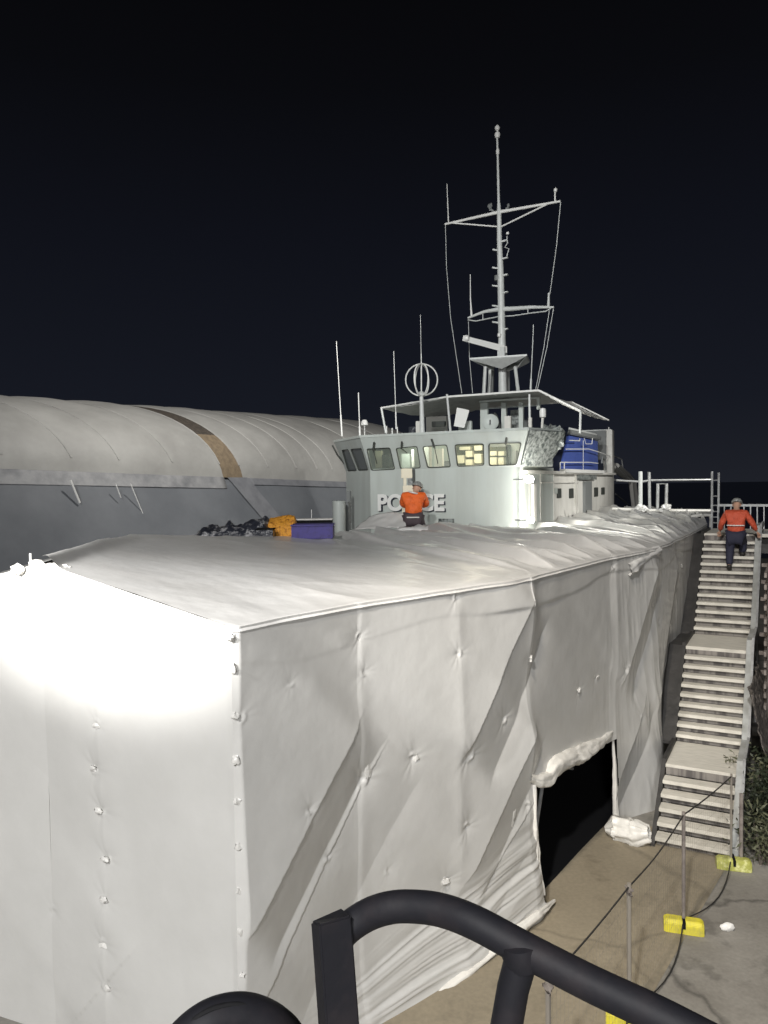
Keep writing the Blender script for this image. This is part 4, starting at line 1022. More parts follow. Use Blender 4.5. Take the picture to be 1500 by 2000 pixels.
# ================================================================== DECK CLUTTER ON THE PORT SIDE
def heap(name, px0, px1, pytop, pybot, d, m, seed, label, cat, depth=0.9, prof=None, nz=1.0):
    a = P(px0, pybot, d); b = P(px1, pybot, d); c = P((px0 + px1) / 2, pytop, d); L = (b - a).length; Hh_ = c.z - (a.z + b.z) / 2
    nu_, nv_ = 80, 36; u = np.linspace(0, 1, nu_)[:, None] * np.ones((1, nv_)); v = np.linspace(0, 1, nv_)[None] * np.ones((nu_, 1))
    th = v * np.pi
    pr = np.interp(u, *prof) if prof else 1.0
    env = np.clip(np.minimum(u, 1 - u) / .03, 0, 1)
    n1 = 1 + nz * (0.45 * ridged(u * L * 3.0, v * 3, seed) - .25 + 0.35 * vnoise(u * L * 9, v * 8, seed + 1))
    Zh = np.sin(th) * Hh_ * pr * env * n1; Yh = -np.cos(th) * depth / 2 * (0.75 + .25 * n1)
    dx = np.array(b - a) / L; dy = np.array([-dx[1], dx[0], 0])
    Xh = np.array(a)[None, None] * 0 + dx * (u * L)[..., None] + dy * (Yh + depth / 2)[..., None]
    Xh[..., 2] += Zh + u * 0
    Xh[:, :, 2] -= 0.0
    o = gridmesh(name, Xh, m, None); o.location = a - V3((0, 0, .05))
    return tag(o, label, cat)
heap('plastic_heap', 372, 535, 1014, 1051, 16.4, mPile, 401, 'crumpled heap of black and silver plastic along the far edge of the white cover', 'plastic heap', .9,
     ([0, .15, .3, .45, .6, .75, .85, .92, 1], [.3, .75, .6, .95, .8, 1.0, 1.15, .9, .5]), .8)
heap('netting_bundle', 520, 577, 1006, 1052, 16.6, mAmber, 411, 'bundle of orange netting beside the blue crate', 'netting', .7, ([0, .08, .5, .92, 1], [.85, 1, 1.0, 1, .8]), .35)
def world_box(name, px0, px1, py0, py1, d, dep, m, label, cat, bev=.015, parent=None, group=None):
    a = P(px0, py1, d); b = P(px1, py1, d); c = P(px0, py0, d); L = (b - a).length; x = (b - a).normalized(); x.z = 0; x.normalize(); y = V3((-x.y, x.x, 0)); h_ = abs(c.z - a.z)
    o = MB().box((0, dep / 2, h_ / 2), (L, dep, h_)).build(name, m, parent, False, bev)
    o.location = (a + b) / 2; o.rotation_euler = (0, 0, math.atan2(x.y, x.x)); return tag(o, label, cat, group), L, h_
o, L, h_ = world_box('blue_crate', 569, 650, 1028, 1053, 16.2, .6, mPurple, 'low violet blue crate left of the grey vent post', 'crate')
MB().box((0, .3, h_ + .02), (L + .03, .63, .04)).build('lid', mPurple, o, False, .01)
o, L, h_ = world_box('black_case', 500, 533, 1035, 1053, 16.0, .4, mPile, 'flat black case at the right end of the plastic heap', 'case')
MB().box((0, .2, h_ + .012), (L + .02, .42, .02)).build('lid', mRubber, o, False, .005)
o, L, h_ = world_box('cable_trunk', 574, 648, 1016, 1029, 17.6, .4, mRubber, 'long black trunk behind the violet blue crate', 'trunk')
MB().box((0, .2, h_ + .015), (L + .03, .42, .03)).build('lid', mTape, o, False, .008)
sp = empty('deck_post', P(609, 1030, 17.3), None, 'small white post with a thin rod behind the blue crate', 'post')
MB().lathe((0, 0, 0), [(0, 0), (.05, 0), (.045, .12), (.06, .16), (.035, .22), (0, .24)], 10).build('base', mWhite, sp, True)
MB().tube([(0, 0, .2), (0, 0, .40)], .009, 6).build('rod', mWhite, sp, True)

# cream equipment stack that the kneeling worker faces
st_ = empty('equipment_cabinet', P(797, 1040, 20.6), None, 'tall pale cream equipment stack in front of the wheelhouse left of the worker', 'equipment cabinet')
def eq(px0, px1, py0, py1, name, m, dep=.3, dd_=20.5):
    a = P(px0, py1, dd_) - st_.location; b = P(px1, py0, dd_) - st_.location
    MB().box(((a.x + b.x) / 2, a.y + dep / 2, (a.z + b.z) / 2), (abs(b.x - a.x), dep, abs(b.z - a.z))).build(name, m, st_, False, .008)
eq(784, 805, 915, 934, 'top_box', mBox); eq(805.5, 811, 916, 947, 'side_strip', mSeal, .25)
eq(788, 794, 934, 948, 'bracket', mBox, .1); eq(797, 806, 934, 948, 'control_panel', mNet, .2); eq(787, 808, 948, 963, 'middle_box', mBox); eq(789, 807, 963, 968, 'shelf', mBrown, .25)
eq(786, 806, 968, 1040, 'lower_box', mBox)

# ================================================================== PEOPLE
def hand(name, parent, m, base, direc, up, side, scale=1.0):
    base = V3(base); d = V3(direc).normalized(); u = V3(up); u = (u - d * u.dot(d)).normalized(); sd = d.cross(u) * side
    ch = [[(tuple(base), .020 * scale), (tuple(base + d * .04), .026 * scale), (tuple(base + d * .085), .024 * scale)]]
    for i, (o_, L_) in enumerate(((-.030, .060), (-.010, .075), (.011, .070), (.030, .055))):
        r_ = base + d * .085 + sd * o_
        ch.append([(tuple(base + d * .085), .024 * scale), (tuple(r_ + d * .015), .0095), (tuple(r_ + d * (.015 + L_ * .5) - u * .012), .0085), (tuple(r_ + d * (.015 + L_ * .8) - u * .035), .0075)])
    ch.append([(tuple(base + d * .04), .026 * scale), (tuple(base + d * .055 - sd * .04), .011), (tuple(base + d * .085 - sd * .055 - u * .015), .009)])
    return skinned(name, ch, m, parent, 2)
def head_parts(parent, c, fwd, up, mhair, helmet=True, scale=1.0):
    c = V3(c); f = V3(fwd).normalized(); u = V3(up); u = (u - f * u.dot(f)).normalized(); r_ = f.cross(u)
    def ell(ctr, a, b, cc2, name, m, n=20, zmin=-1):
        vs = []; fs = []; k = 12
        for i in range(k + 1):
            ph_ = math.pi * i / k
            for j in range(n):
                t_ = 2 * math.pi * j / n; z_ = max(math.cos(ph_), zmin)
                vs.append(ctr + r_ * math.sin(ph_) * math.cos(t_) * a + f * math.sin(ph_) * math.sin(t_) * b + u * z_ * cc2)
        for i in range(k):
            for j in range(n): fs.append((i * n + j, i * n + (j + 1) % n, (i + 1) * n + (j + 1) % n, (i + 1) * n + j))
        return MB().add(vs, fs).build(name, m, parent, True)
    for s_ in (-1, 1):
        ell(c + r_ * .031 * s_ + f * .088 + u * .0, .011, .008, .009, 'eye', mEye, 8)
        ell(c + r_ * .080 * s_ + u * -.01, .012, .022, .034, 'ear', mSkin, 10)
    ell(c + f * .104 - u * .025, .014, .020, .024, 'nose', mSkin, 8); ell(c + f * .090 - u * .062, .026, .008, .007, 'mouth', mRed, 8)
    if helmet:
        ell(c + u * .045 - f * .01, .112, .130, .105, 'helmet', mhair, 22, -.15)
        MB().lathe(c + u * .030, [(0, 0), (.135, 0), (.135, .012), (0, .014)], 22, tuple(u)).build('helmet_brim', mhair, parent, True)
    else: ell(c + u * .03 - f * .022, .088, .098, .095, 'hair', mhair, 20, -.5)
def person(label, loc, yaw, J, mj, mt_, boots, group=None, helmet=True, stripes=True, scale=1.0, wide=1.0):
    o = empty('person', loc, (0, 0, yaw), label, 'person', group); o.scale = (scale * wide, scale, scale)
    T = lambda k: tuple(J[k])
    body = [[(T('pel'), .125), (T('waist'), .12), (T('chest'), .14), (T('neck0'), .075), (T('neck1'), .055), (T('head'), .085), (T('crown'), .07)],
            [(T('chest'), .14), (T('shL'), .06), (T('elL'), .040), (T('wrL'), .028)], [(T('chest'), .14), (T('shR'), .06), (T('elR'), .040), (T('wrR'), .028)],
            [(T('pel'), .125), (T('hipL'), .09), (T('knL'), .058), (T('anL'), .038), (T('toL'), .03)], [(T('pel'), .125), (T('hipR'), .09), (T('knR'), .058), (T('anR'), .038), (T('toR'), .03)]]
    bd = skinned('body', body, mSkin, o)
    lerp = lambda a, b, u: tuple(V3(J[a]) * (1 - u) + V3(J[b]) * u)
    jk = [[(T('pel'), (.195, .150)), (T('waist'), (.185, .150)), (T('chest'), (.19, .145)), (lerp('chest', 'neck0', .7), .10)],
          [(T('chest'), (.19, .145)), (T('shL'), .088), (T('elL'), .068), (lerp('elL', 'wrL', .85), .052)], [(T('chest'), (.19, .145)), (T('shR'), .088), (T('elR'), .068), (lerp('elR', 'wrR', .85), .052)]]
    j_ = skinned('jacket', jk, mj, o)
    tr = [[(lerp('pel', 'waist', -.10), .165), (T('hipL'), .125), (T('knL'), .092), (lerp('knL', 'anL', .9), .07)],
          [(lerp('pel', 'waist', -.10), .165), (T('hipR'), .125), (T('knR'), .092), (lerp('knR', 'anR', .9), .07)]]
    skinned('trousers', tr, mt_, o)
    for s_ in 'LR':
        a = V3(J['an' + s_]); t_ = V3(J['to' + s_])
        skinned('boot', [[(tuple(a + (a - t_) * .15 + V3((0, 0, .06))), .055), (tuple(a), .058), (tuple(a * .5 + t_ * .5), .052), (tuple(t_ + (t_ - a).normalized() * .05), .042)]], boots, o)
        hand('hand', o, mSkin, J['wr' + s_], V3(J['wr' + s_]) - V3(J['el' + s_]), (0, 0, 1), 1 if s_ == 'L' else -1)
    f = V3(J['face']); u = V3(J['crown']) - V3(J['neck1'])
    head_parts(o, J['head'], f, u, mHelm, helmet)
    return o, j_
# fold of loose sheet gathered in front of the worker's knees
fa = [P(x, y, 18.7) for x, y in ((755, 1045), (785, 1038), (820, 1037), (850, 1036), (880, 1040))]
wrinkled_roll('loose_fold', [p - cover_off for p in fa], [.04, .10, .12, .11, .05], 23, mRoof, cover, steps=80, squash=.9)
# kneeling worker on the roof, seen from behind, bent toward the cabinet; local +y is the way the worker faces
pc = P(808, 1036, 19.2); pz = roof_z(pc.x, pc.y)
J1 = dict(pel=(0, 0, .40), waist=(0, .05, .56), chest=(0, .15, .76), neck0=(.02, .22, .90), neck1=(.04, .26, .95), head=(0.06, .31, 1.02), crown=(0.08, .33, 1.10),
          shL=(-.20, .15, .86), elL=(-.25, .30, .66), wrL=(-.12, .48, .60), shR=(.20, .15, .86), elR=(.26, .30, .66), wrR=(.14, .48, .62),
          hipL=(-.11, .0, .36), knL=(-.17, .30, .09), anL=(-.15, -.12, .07), toL=(-.15, -.24, .04), hipR=(.11, .0, .36), knR=(.17, .30, .09), anR=(.15, -.12, .07), toR=(.15, -.24, .04), face=(0.03, .9, -.30))
p1, j1 = person('kneeling worker in orange hi-vis jacket and grey helmet, back turned, below the ship lettering', (pc.x, pc.y, pc.z - .13), R(-6), J1, mOrange, mTrou, mBoot, scale=1.16, wide=1.06)
MB().tube([(-.19 + .38 * (.5 - .5 * math.cos(math.pi * k / 12)), -.02 - .165 * math.sin(math.pi * k / 12), .40) for k in range(13)], .016, 6).build('reflective_band', mReflect, p1, True)
MB().tube([(-.10 + .2 * k / 6, .13 - .10 * math.sin(math.pi * k / 6), .955 - .01 * k % 2) for k in range(7)], .020, 6).build('collar', mReflect, p1, True)

for x_ in (-.09, .09):
    MB().tube([(x_, -.015, .52), (x_, .0, .64), (x_ * 1.05, .02, .76), (x_ * 1.1, .10, .86)], .013, 6).build('reflective_band', mReflect, p1, True)
# ================================================================== STAIRS
H0 = G(1280, 1652, 0); FRp = G(1428, 1681, 0)
WID = (V3((FRp.x, FRp.y, 0)) - V3((H0.x, H0.y, 0))).length
SD = V3((0.540, 1, 0)).normalized(); SRt = V3((SD.y, -SD.x, 0))
stair = empty('stair_tower', V3((FRp.x, FRp.y, 0)), (0, 0, math.atan2(SRt.y, SRt.x)), 'long pale metal staircase climbing beside the wrapped ship', 'staircase')
# local: x to the right (right edge x = 0, left edge x = -WID), y up the stair
def stairL(p): q_ = V3(p) - stair.location; return V3((q_.dot(SRt), q_.dot(SD), q_.z))
def d_along(px, py, z_):                          # distance up the stair where right edge at height z_ meets the photo row
    best = None
    for i in range(600):
        s_ = i * .02; p = stair.location + SD * s_; p.z = z_; r = p - CAM; dd2 = r.dot(camF); y_ = 1000 - 1500 * r.dot(camU) / dd2
        e_ = abs(y_ - py)
        if best is None or e_ < best[0]: best = (e_, s_)
    return best[1]
s1 = 0.96; zq1 = .80; s2 = s1 + .98; s3 = s2 + 1.22; zq2 = zq1 + 1.25; s4 = s3 + 1.05; s5 = s4 + 1.75; zq3 = 3.74
flights = [(0, s1, 0, zq1, 6), (s2, s3, zq1, zq2, 10), (s4, s5, zq2, zq3, 13)]
WX = WID
EDGE = [(0, 0)]
for (sa, sb, za_, zb_, n) in flights:
    rz = (zb_ - za_) / n; rs = (sb - sa) / n
    for i in range(n):
        y_ = sa + rs * i; z_ = za_ + rz * (i + 1)
        last = i == n - 1
        if not last:
            MB().box((-WX / 2, y_ + rs * .5 - .02, z_ - .026), (WX, rs + .055, .052)).build('tread', mTread, stair, False, .006)
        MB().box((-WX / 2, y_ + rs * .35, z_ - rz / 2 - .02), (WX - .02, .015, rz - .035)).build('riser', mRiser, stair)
for (sa, sb, z_) in ((s1, s2, zq1), (s3, s4, zq2), (s5, s5 + 1.6, zq3)):
    L_ = sb - sa + .10
    w2_ = WX if z_ < 3 else WX + .9
    lo = MB().box((-WX / 2 + (w2_ - WX) / 2, (sa + sb) / 2 - .04, z_ - .03), (w2_, L_, .06)).build('landing', mTread, stair, False, .008)
def seg_prof():
    return [(0 - .05, 0), (s1, zq1), (s2, zq1), (s3, zq2), (s4, zq2), (s5, zq3), (s5 + 1.0, zq3)]
pr = seg_prof()
# right stringer with a raised edge, left dark strip standing in for the shaded gap
def stringer(x0, x1, zlo, zhi, name, m, i0=0, i1=None):
    mb = MB(); pp_ = pr[i0:i1]
    for (a, b) in zip(pp_[:-1], pp_[1:]):
        mb.hexa([(x0, a[0], a[1] + zlo), (x1, a[0], a[1] + zlo), (x1, b[0], b[1] + zlo), (x0, b[0], b[1] + zlo),
                 (x0, a[0], a[1] + zhi), (x1, a[0], a[1] + zhi), (x1, b[0], b[1] + zhi), (x0, b[0], b[1] + zhi)])
    return mb.build(name, m, stair)
stringer(0.002, .08, -.18, .16, 'stringer', mStr); stringer(-WX - .06, -WX - .002, -.18, .04, 'stringer', mDark)
stringer(0.08, .115, .10, .20, 'stringer_flange', mSteel)
stringer(-WX - .30, -WX - .062, -.06, -.01, 'shade_strip', mDark, 2)
MB().tube([(.06, -.02, .04), (.06, s1, zq1 + .5), (.06, s2, zq1 + .52), (.06, s3, zq2 + .40), (.06, s4, zq2 + .42), (.06, s5, zq3 + .45)][:1] and
          [(.12, -.12, 0), (.12, -.06, .9)], .025, 8).build('newel_post', mTimber, stair, True)
for s_, z_ in ((s1 + .2, zq1), (s2 - .05, zq1), (s3 + .2, zq2), (s4, zq2), (s5 + .3, zq3)):
    for x_ in (-WX, .0): MB().tube([(x_, s_, 0), (x_, s_, z_ - .06)], .03, 8).build('support_leg', mSteel, stair, True)
# top guard with upright bars, right of the ladder
gz0, gz1 = zq3 + .02, zq3 + .52
# back-calculated so that the guard stands at the rear of the top landing
ga = V3((-WX * .88, s5 + 1.55, 0)); gb = V3((.85, s5 + 1.55, 0))
gd = (gb - ga); ng = 13
gh = .50
MB().bar(ga + V3((0, 0, zq3 + gh)), gb + V3((0, 0, zq3 + gh)), .05, .05).build('guard_rail', mSteel, stair)
for i in range(ng + 1):
    p = ga + gd * i / ng; MB().bar(p + V3((0, 0, zq3)), p + V3((0, 0, zq3 + gh)), .022 if i < ng - 1 else .06, .022).build('baluster', mSteel, stair)
MB().box((.42, s5 + .42, zq3 - .02), (.86, .9, .05)).build('landing_edge', mStr, stair)
MB().box((.30, s5 + .25, zq3 - .22), (.95, .04, .34)).build('toe_board', mDark, stair)

# worker on the stairs
def stair_z(s_):
    for (sa, sb, za_, zb_, n) in flights:
        if s_ <= sb and s_ >= sa: return za_ + (zb_ - za_) / n * (int((s_ - sa) / (sb - sa) * n) + 1)
    return zq3
sf = s4 + .95; zf_ = stair_z(sf); zf2 = stair_z(sf + .30)
wl = stair.location + SD * sf + SRt * (-WX * .33)
J2 = dict(pel=(0, .10, .78), waist=(0, .14, .92), chest=(0.0, .22, 1.14), neck0=(0, .30, 1.30), neck1=(.0, .34, 1.35), head=(0, .41, 1.42), crown=(0, .45, 1.49),
          shL=(-.19, .22, 1.24), elL=(-.30, .26, 1.00), wrL=(-.34, .42, .84), shR=(.19, .22, 1.24), elR=(.32, .24, 1.02), wrR=(.40, .36, .84),
          hipL=(-.10, .10, .74), knL=(-.12, .12, .40), anL=(-.12, -.02, .08), toL=(-.12, .10, .03), hipR=(.10, .10, .74), knR=(.13, .36, .60), anR=(.12, .30, zf2 - zf_ + .08), toR=(.12, .42, zf2 - zf_ + .03), face=(0, .9, -.45))
p2, j2 = person('worker in red-orange jacket and navy trousers climbing the stairs at the right', (wl.x, wl.y, zf_), math.atan2(SRt.y, SRt.x), J2, mRed, mTrouN, mBoot, scale=.86)

MB().tube([(-.17 + .34 * k / 8, .02 - .06 * math.sin(math.pi * k / 8), .99) for k in range(9)], .012, 6).build('reflective_band', mReflect, p2, True)
# ================================================================== RAILS, LADDER BEHIND THE COVER
rail = empty('scaffold_rail', P(1250, 1000, 24.0), None, 'pale scaffold rail with uprights running from the davit to the ladder', 'scaffold rail')
def rl_(pts, d=24.0, r_=.035, name='rail', m=mSteel, o=rail):
    return MB().tube([P(x, y, d) - o.location for x, y in pts], r_, 8).build(name, m, o, True)
rl_([(1204, 938), (1252, 941), (1270, 938), (1390, 937)], name='top_rail', r_=.032)
rl_([(1251, 921), (1251, 998)], r_=.062, name='upright', m=mMast); rl_([(1268, 922), (1269, 998)], r_=.045, name='upright')
rl_([(1284, 998), (1285, 945), (1302, 945), (1301, 998)], r_=.050, name='hoop_frame')
rl_([(1196, 994), (1260, 997), (1392, 998)], r_=.055, name='deck_rail', m=mHull2)
for i, (x, y) in enumerate(((1254, 994), (1297, 994), (1248, 992), (1303, 990))):
    crumple_blob(P(x, y, 23.8) - rail.location, .14, .11, .1, 500 + i).build('clamp', mWhite, rail, True)
ld = empty('ladder', P(1398, 1040, 17.0), None, 'upright silver ladder standing left of the barred landing guard', 'ladder')
for x in (1391, 1404): rl_([(x, 921 if x == 1391 else 923), (x - 1, 1046)], 17.0, .026, 'stile', mSteel, ld)
for y in (938, 969, 987, 999, 1010, 1021): rl_([(1391, y), (1404, y)], 17.0, .014, 'rung', mSteel, ld)
hp = empty('bulwark_hoop', P(1365, 1028, 20.0), None, 'cream curved rim of an opening at the far corner of the cover', 'opening rim')
ptsH = [(1336, 1031), (1341, 1018), (1352, 1009), (1370, 1006), (1386, 1006), (1389, 1014), (1388, 1030)]
MB().tube([P(x, y, 20.0) - hp.location for x, y in ptsH], .045, 8).build('rim', mHull2, hp, True)
MB().poly([P(x, y, 20.12) - hp.location for x, y in ptsH], .04).build('opening', mNavy, hp)

# ================================================================== QUAY FENCE
fx = [(5.55 * 0, 0)]
FB = [V3((1.25, 6.30, 0)), None, None, None]
f3 = G(1335, 1817, 0); f4 = G(1428, 1694, 0)
dv = (f4 - f3); step = dv
F2 = f3 - dv * (1.0); F1 = F2 - dv * 1.0
f2 = G(1229, 1998, 0); f1 = f2 + (f2 - f3) * 0.98
posts = [f1, f2, f3, f4]
fence = empty('mesh_fence', f3, None, 'temporary fence of thin wire panels and poles crossing the quay', 'fence')
tops = []
def top_for(base, px, py):
    r = ray(px, py); best = min(range(60, 170), key=lambda z_: abs(1000 - 1500 * ((V3((base.x, base.y, z_ / 100)) - CAM).dot(camU)) / (V3((base.x, base.y, z_ / 100)) - CAM).dot(camF) - py))
    return V3((base.x, base.y, best / 100))
for b_, tp in zip(posts, [(1045, 1918), (1222, 1732), (1330, 1592), (1420, 1516)]):
    tops.append(top_for(b_, *tp))
for i, (b_, t_) in enumerate(zip(posts, tops)):
    MB().tube([b_ + V3((0, 0, .05)) - f3, t_ - f3 + V3((0, 0, .03))], .020 if i < 3 else .014, 8).build('post', mTimber if i == 2 else mWire, fence, True)
    if i in (0, 1): crumple_blob(t_ - f3 + V3((0, 0, -.03)), .03, .07, .03, 520 + i).build('post_cap', mTimber, fence, True)
for i in range(3):
    a, b = tops[i], tops[i + 1]; n = 10
    pts = [a + (b - a) * k / n - V3((0, 0, (.05 if i == 1 else .02) * math.sin(math.pi * k / n))) - f3 for k in range(n + 1)]
    MB().tube(pts, .008, 6).build('top_rope', mRope, fence, True)
    a2, b2 = posts[i] + V3((0, 0, .12)), posts[i + 1] + V3((0, 0, .12))
    pts = [a2 + (b2 - a2) * k / n + SRt * .10 * math.sin(math.pi * k / n) - V3((0, 0, .10 * math.sin(math.pi * k / n))) - f3 for k in range(n + 1)]
    MB().tube(pts, .0075, 6).build('bottom_cable', mRope, fence, True)
    mb = MB(); L_ = (b - a).length; nw = 24
    for k in range(1, nw):
        u = k / nw; p0 = posts[i] + (posts[i + 1] - posts[i]) * u + V3((0, 0, .10)); p1_ = a + (b - a) * u; p1_ = p1_ - V3((0, 0, .03))
        mb.bar(p0 - f3, p1_ - f3, 0.0011, .0011)
    for k in range(8):
        u = k / 8; mb.bar(posts[i] + V3((0, 0, .10)) + (tops[i] - posts[i] - V3((0, 0, .1))) * u - f3, posts[i + 1] + V3((0, 0, .10)) + (tops[i + 1] - posts[i + 1] - V3((0, 0, .1))) * u - f3, .0012, .0012)
    mb.build('mesh_panel', mWire, fence)
def foot(pos, ang, m, label):
    o = empty('fence_block', pos, (0, 0, ang), label, 'fence block', 'yellow blocks holding the fence posts')
    prof = [(-.09, 0), (.09, 0), (.082, .10), (.05, .13), (-.05, .13), (-.082, .10)]
    mb = MB(); n = len(prof); L_ = .40
    segs = [(-L_ / 2, .86), (-L_ / 2 + .03, 1), (L_ / 2 - .03, 1), (L_ / 2, .86)]; vs = []
    for x_, s_ in segs: vs += [(x_, p[0] * s_, p[1] * (s_ if p[1] > 0 else 1)) for p in prof]
    fs = [tuple(range(n)), tuple(reversed(range(3 * n, 4 * n)))]
    for k in range(3):
        for i in range(n): fs.append((k * n + i, k * n + (i + 1) % n, (k + 1) * n + (i + 1) % n, (k + 1) * n + i))
    mb.add(vs, fs).build('block', m, o, False, .006)
    for x_ in (-.12, .12): MB().lathe((x_, 0, .125), [(0, 0), (.028, 0), (.026, .012), (0, .012)], 12).build('socket', mRubber, o, True)
    MB().box((0, .0, .10), (.03, .19, .075)).build('groove', mRubber, o)
foot(f3 + V3((0, 0, 0)), R(-17), mYellow, 'bright yellow concrete fence block in the middle of the quay')
foot(f4 + V3((.02, -.02, 0)), R(-16), mYellowG, 'crumpled greenish yellow block at the foot of the stairs')
foot(f2, R(-16), mYellow, 'yellow fence block cut off by the bottom edge behind the black handrail')
cup = G(1421, 1817, 0)
cp = crumple_blob((0, 0, .035), .075, .035, .05, 601, n=16, amp=.12).build('litter_cup', mCup, None, True); cp.location = cup; tag(cp, 'crushed white cup lying on the quay right of the yellow block', 'litter')

# near-black floor inside the doorway: the shadow there put into the colour
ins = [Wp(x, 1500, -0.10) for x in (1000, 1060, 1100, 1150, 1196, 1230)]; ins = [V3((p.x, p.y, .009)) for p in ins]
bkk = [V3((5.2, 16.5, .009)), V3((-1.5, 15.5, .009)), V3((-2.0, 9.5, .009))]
m = MB().add([p - cover_off for p in ins + bkk], [tuple(range(9))]); m.build('floor_shade', mRubber, cover)
# walkway sheet between the cover and the fence
wk = [G(560, 2300, 0), f1 + SRt * .05 + (f1 - f2) * 1.2, f1 + SRt * .05, f3 + SRt * .05, f4 + SRt * -.05, H0 + SRt * .95, H0 + V3((-.3, 1.2, 0)), V3((5.5, 15.5, 0)), V3((2.0, 15.5, 0)), V3((-2, 8.5, 0)), V3((-1.4, 5.2, 0))]
o = MB().add([p + V3((0, 0, .004 - p.z)) for p in wk], [tuple(range(len(wk)))]).build('walkway', mDock); tag(o, None, None, None, 'structure')

# ================================================================== RIGHT EDGE: lattice, netting, shrub
lat = empty('timber_lattice', P(1500, 1330, 14.0), None, 'weathered lattice of crossed bars rising right of the stairs', 'lattice')
rr2 = random.Random(5)
def Wst(x_, s_, z_): return stair.location + SRt * x_ + SD * s_ + V3((0, 0, z_))
for k in range(9):
    s_ = 2.6 + k * .33; MB().bar(Wst(.34, s_, .9) - lat.location, Wst(.34 + rr2.uniform(-.03, .03), s_ + .05, 3.45) - lat.location, .05, .05).build('upright', mTimber, lat)
for k in range(15):
    z_ = 1.0 + k * .165; MB().bar(Wst(.29, 2.5, z_ + rr2.uniform(-.03, .03)) - lat.location, Wst(.29, 5.4, z_ + rr2.uniform(-.05, .05)) - lat.location, .035, .07).build('slat', mTimber, lat)
for k in range(9):
    z_ = 1.1 + k * .27; MB().bar(Wst(.16, 3.0 + .2 * k, z_ + .02) - lat.location, Wst(1.3, 3.0 + .2 * k, z_ + rr2.uniform(-.05, .1)) - lat.location, .05, .06).build('cross_bar', mTimber, lat)
MB().box(Wst(.75, 4.4, 1.6) - lat.location, (.06, 3.4, 3.2), SRt, SD).build('backing_sheet', mDark, lat)
# draped brown netting
NU, NV = 60, 50
u, v = np.meshgrid(np.linspace(0, 1, NU), np.linspace(0, 1, NV), indexing='ij')
Xd = np.zeros((NU, NV, 3)); base = np.array(Wst(.14, 1.5, 0)); sd_ = np.array(SRt); ad_ = np.array(SD)
hh = 1.75 - .5 * u
fold_ = .16 * ridged(u * 5 + v * .8, v * .8, 77) + .06 * fbm(u * 12, v * 12, 78)
Xd = base + ad_ * (u * 2.1)[..., None] + sd_ * ((1 - v) * .50 + .05 - fold_ * .6)[..., None]
Xd[..., 2] = v * (hh + .55 * u)
o = gridmesh('draped_netting', Xd - base, mSack, None, thick=.02); o.location = base; tag(o, 'brown netting draped beside the lower flight of the stairs', 'netting')
# shrub
def shrub(loc, w_, h_, dep, n, seed, label, m1, m2):
    rr = random.Random(seed); o = empty('shrub', loc, None, label, 'shrub')
    mb = MB(); stems = []
    for k in range(9):
        a = V3((rr.uniform(-.1, .1), rr.uniform(-.1, .1), 0)); tp = V3((rr.uniform(-w_, w_) * .8, rr.uniform(-dep, dep) * .8, h_ * rr.uniform(.5, .95)))
        mid = (a + tp) / 2 + V3((rr.uniform(-.05, .05), 0, .05)); mb.tube([a, mid, tp], [.014, .010, .004], 6); stems.append((mid, tp))
    mb.build('stems', mStem, o, True)
    for name, m, cnt in (('foliage', m1, n), ('pale_foliage', m2, n // 6)):
        fb = MB()
        clumps = [(V3((rr.uniform(-w_, w_), rr.uniform(-dep, dep), h_ * rr.uniform(.08, .97))), rr.uniform(.08, .2)) for _ in range(16)]
        for k in range(cnt):
            c, cr_ = rr.choice(clumps); p = c + V3((rr.gauss(0, cr_), rr.gauss(0, cr_), rr.gauss(0, cr_)))
            if p.z < .02: p.z = rr.uniform(.02, .3)
            a = V3((rr.uniform(-1, 1), rr.uniform(-1, 1), rr.uniform(-.4, 1))).normalized() * rr.uniform(.015, .065); b = a.cross(V3((rr.uniform(-1, 1), rr.uniform(-1, 1), rr.uniform(-1, 1)))).normalized() * .014
            fb.add([p - a, p + b, p + a, p - b], [(0, 1, 2, 3)])
        fb.build(name, m, o)
shrub(Wst(.50, .95, 0), .30, 1.05, .50, 3600, 31, 'dark green shrub growing beside the foot of the stairs', mLeaf, mLeafL)
shrub(Wst(.36, .15, 0), .12, .55, .12, 500, 33, 'small pale weed tuft by the bottom of the stair stringer', mLeafL, mLeaf)

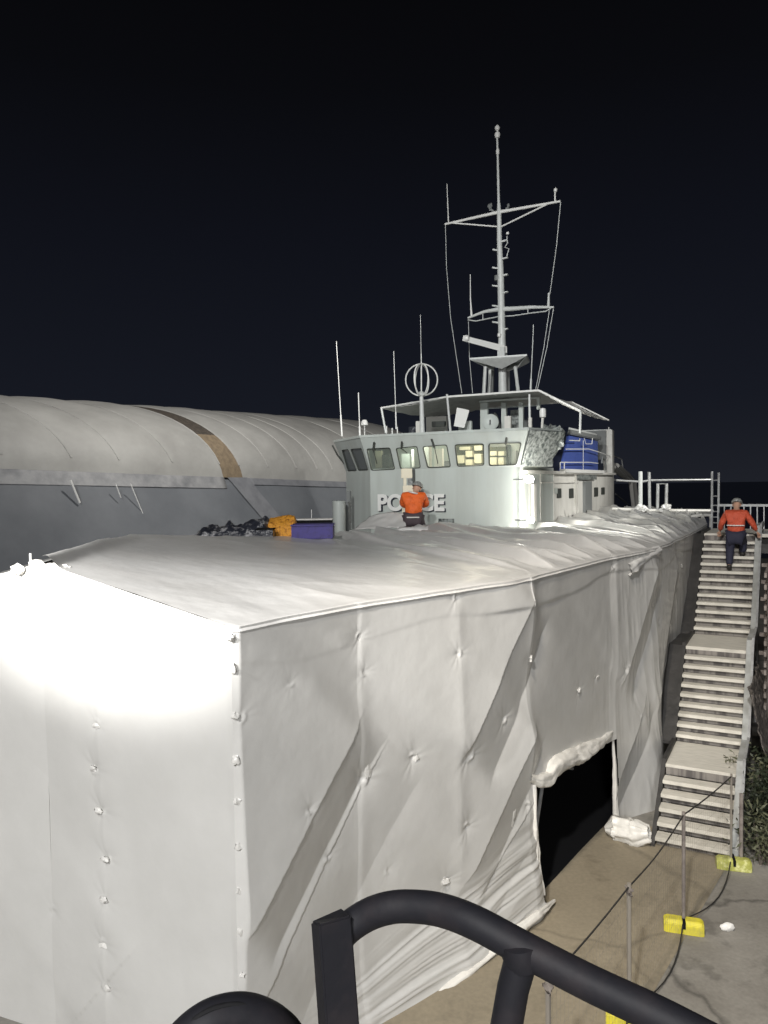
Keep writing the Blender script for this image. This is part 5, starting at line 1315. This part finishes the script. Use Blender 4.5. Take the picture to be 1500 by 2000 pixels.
# ================================================================== FOREGROUND HANDRAIL
hr = empty('black_handrail', P(650, 1990, 1.1), None, 'thick black handrail with rounded bend crossing the lower right foreground', 'handrail')
def hP(x, y, d): return P(x, y, d) - hr.location
def smooth_path(pts, n=8):
    out = []
    for i in range(len(pts) - 1):
        p0 = pts[max(i - 1, 0)]; p1_ = pts[i]; p2_ = pts[i + 1]; p3 = pts[min(i + 2, len(pts) - 1)]
        for k in range(n):
            t_ = k / n; out.append(0.5 * ((2 * p1_) + (p2_ - p0) * t_ + (2 * p0 - 5 * p1_ + 4 * p2_ - p3) * t_ ** 2 + (3 * p1_ - p0 - 3 * p2_ + p3) * t_ ** 3))
    out.append(pts[-1]); return out
path = [hP(x, y, d) for x, y, d in [(652, 1858, 1.12), (672, 1820, 1.12), (712, 1790, 1.12), (755, 1774, 1.11), (800, 1770, 1.10), (860, 1777, 1.08), (930, 1803, 1.05), (1030, 1857, 1.02), (1150, 1919, .98), (1290, 1985, .94), (1420, 2052, .91), (1620, 2150, .87)]]
MB().tube(smooth_path(path), .0220, 24).build('rail', mBlack, hr, True)
# angular post: flat bar faces with a cut top
pw = .0245
zl = [(646, 1787, 1.10), (668, 2090, 1.08)]
a, b = hP(*zl[0]), hP(*zl[1]); ax_ = (b - a).normalized(); sx_ = V3((1, .45, 0)).normalized(); sy_ = ax_.cross(sx_).normalized(); sx_ = sy_.cross(ax_).normalized()
qv = []
for c, zz_ in ((b, 0), (a, 0)):
    qv += [c - sx_ * pw - sy_ * pw * .8, c + sx_ * pw - sy_ * pw * .8, c + sx_ * pw + sy_ * pw * .8, c - sx_ * pw + sy_ * pw * .8]
qv[5] = qv[5] + ax_ * .002; qv[4] = qv[4] + ax_ * .010
MB().hexa(qv).build('post', mBlack, hr, False, .0025)
MB().tube([hP(1018, 1872, 1.02), hP(1002, 1930, 1.02), hP(972, 2100, 1.02)], [.0215, .021, .021], 20).build('brace_post', mBlack, hr, True)
MB().lathe(hP(1019, 1864, 1.02), [(0, -.022), (.024, -.016), (.0265, 0), (.024, .014), (0, .02)], 20, (0.15, 0, -1)).build('weld_collar', mBlack, hr, True)
h2 = empty('black_rail_loop', P(460, 2040, 1.0), None, 'top of a rounded black rail loop cut off at the bottom left of the handrail', 'handrail')
path = [P(x, y, d) - h2.location for x, y, d in [(325, 2100, .95), (352, 2045, .95), (395, 2004, .95), (440, 1985, .96), (485, 1984, .97), (530, 2003, .98), (562, 2035, 1.0), (590, 2100, 1.0)]]
MB().tube(smooth_path(path), .0255, 24).build('rail', mBlack, h2, True)
MB().tube([p + V3((0, 0, .0215)) - V3((0, .012, 0)) for p in smooth_path(path)], .0035, 8).build('weld_bead', mRubber, h2, True)
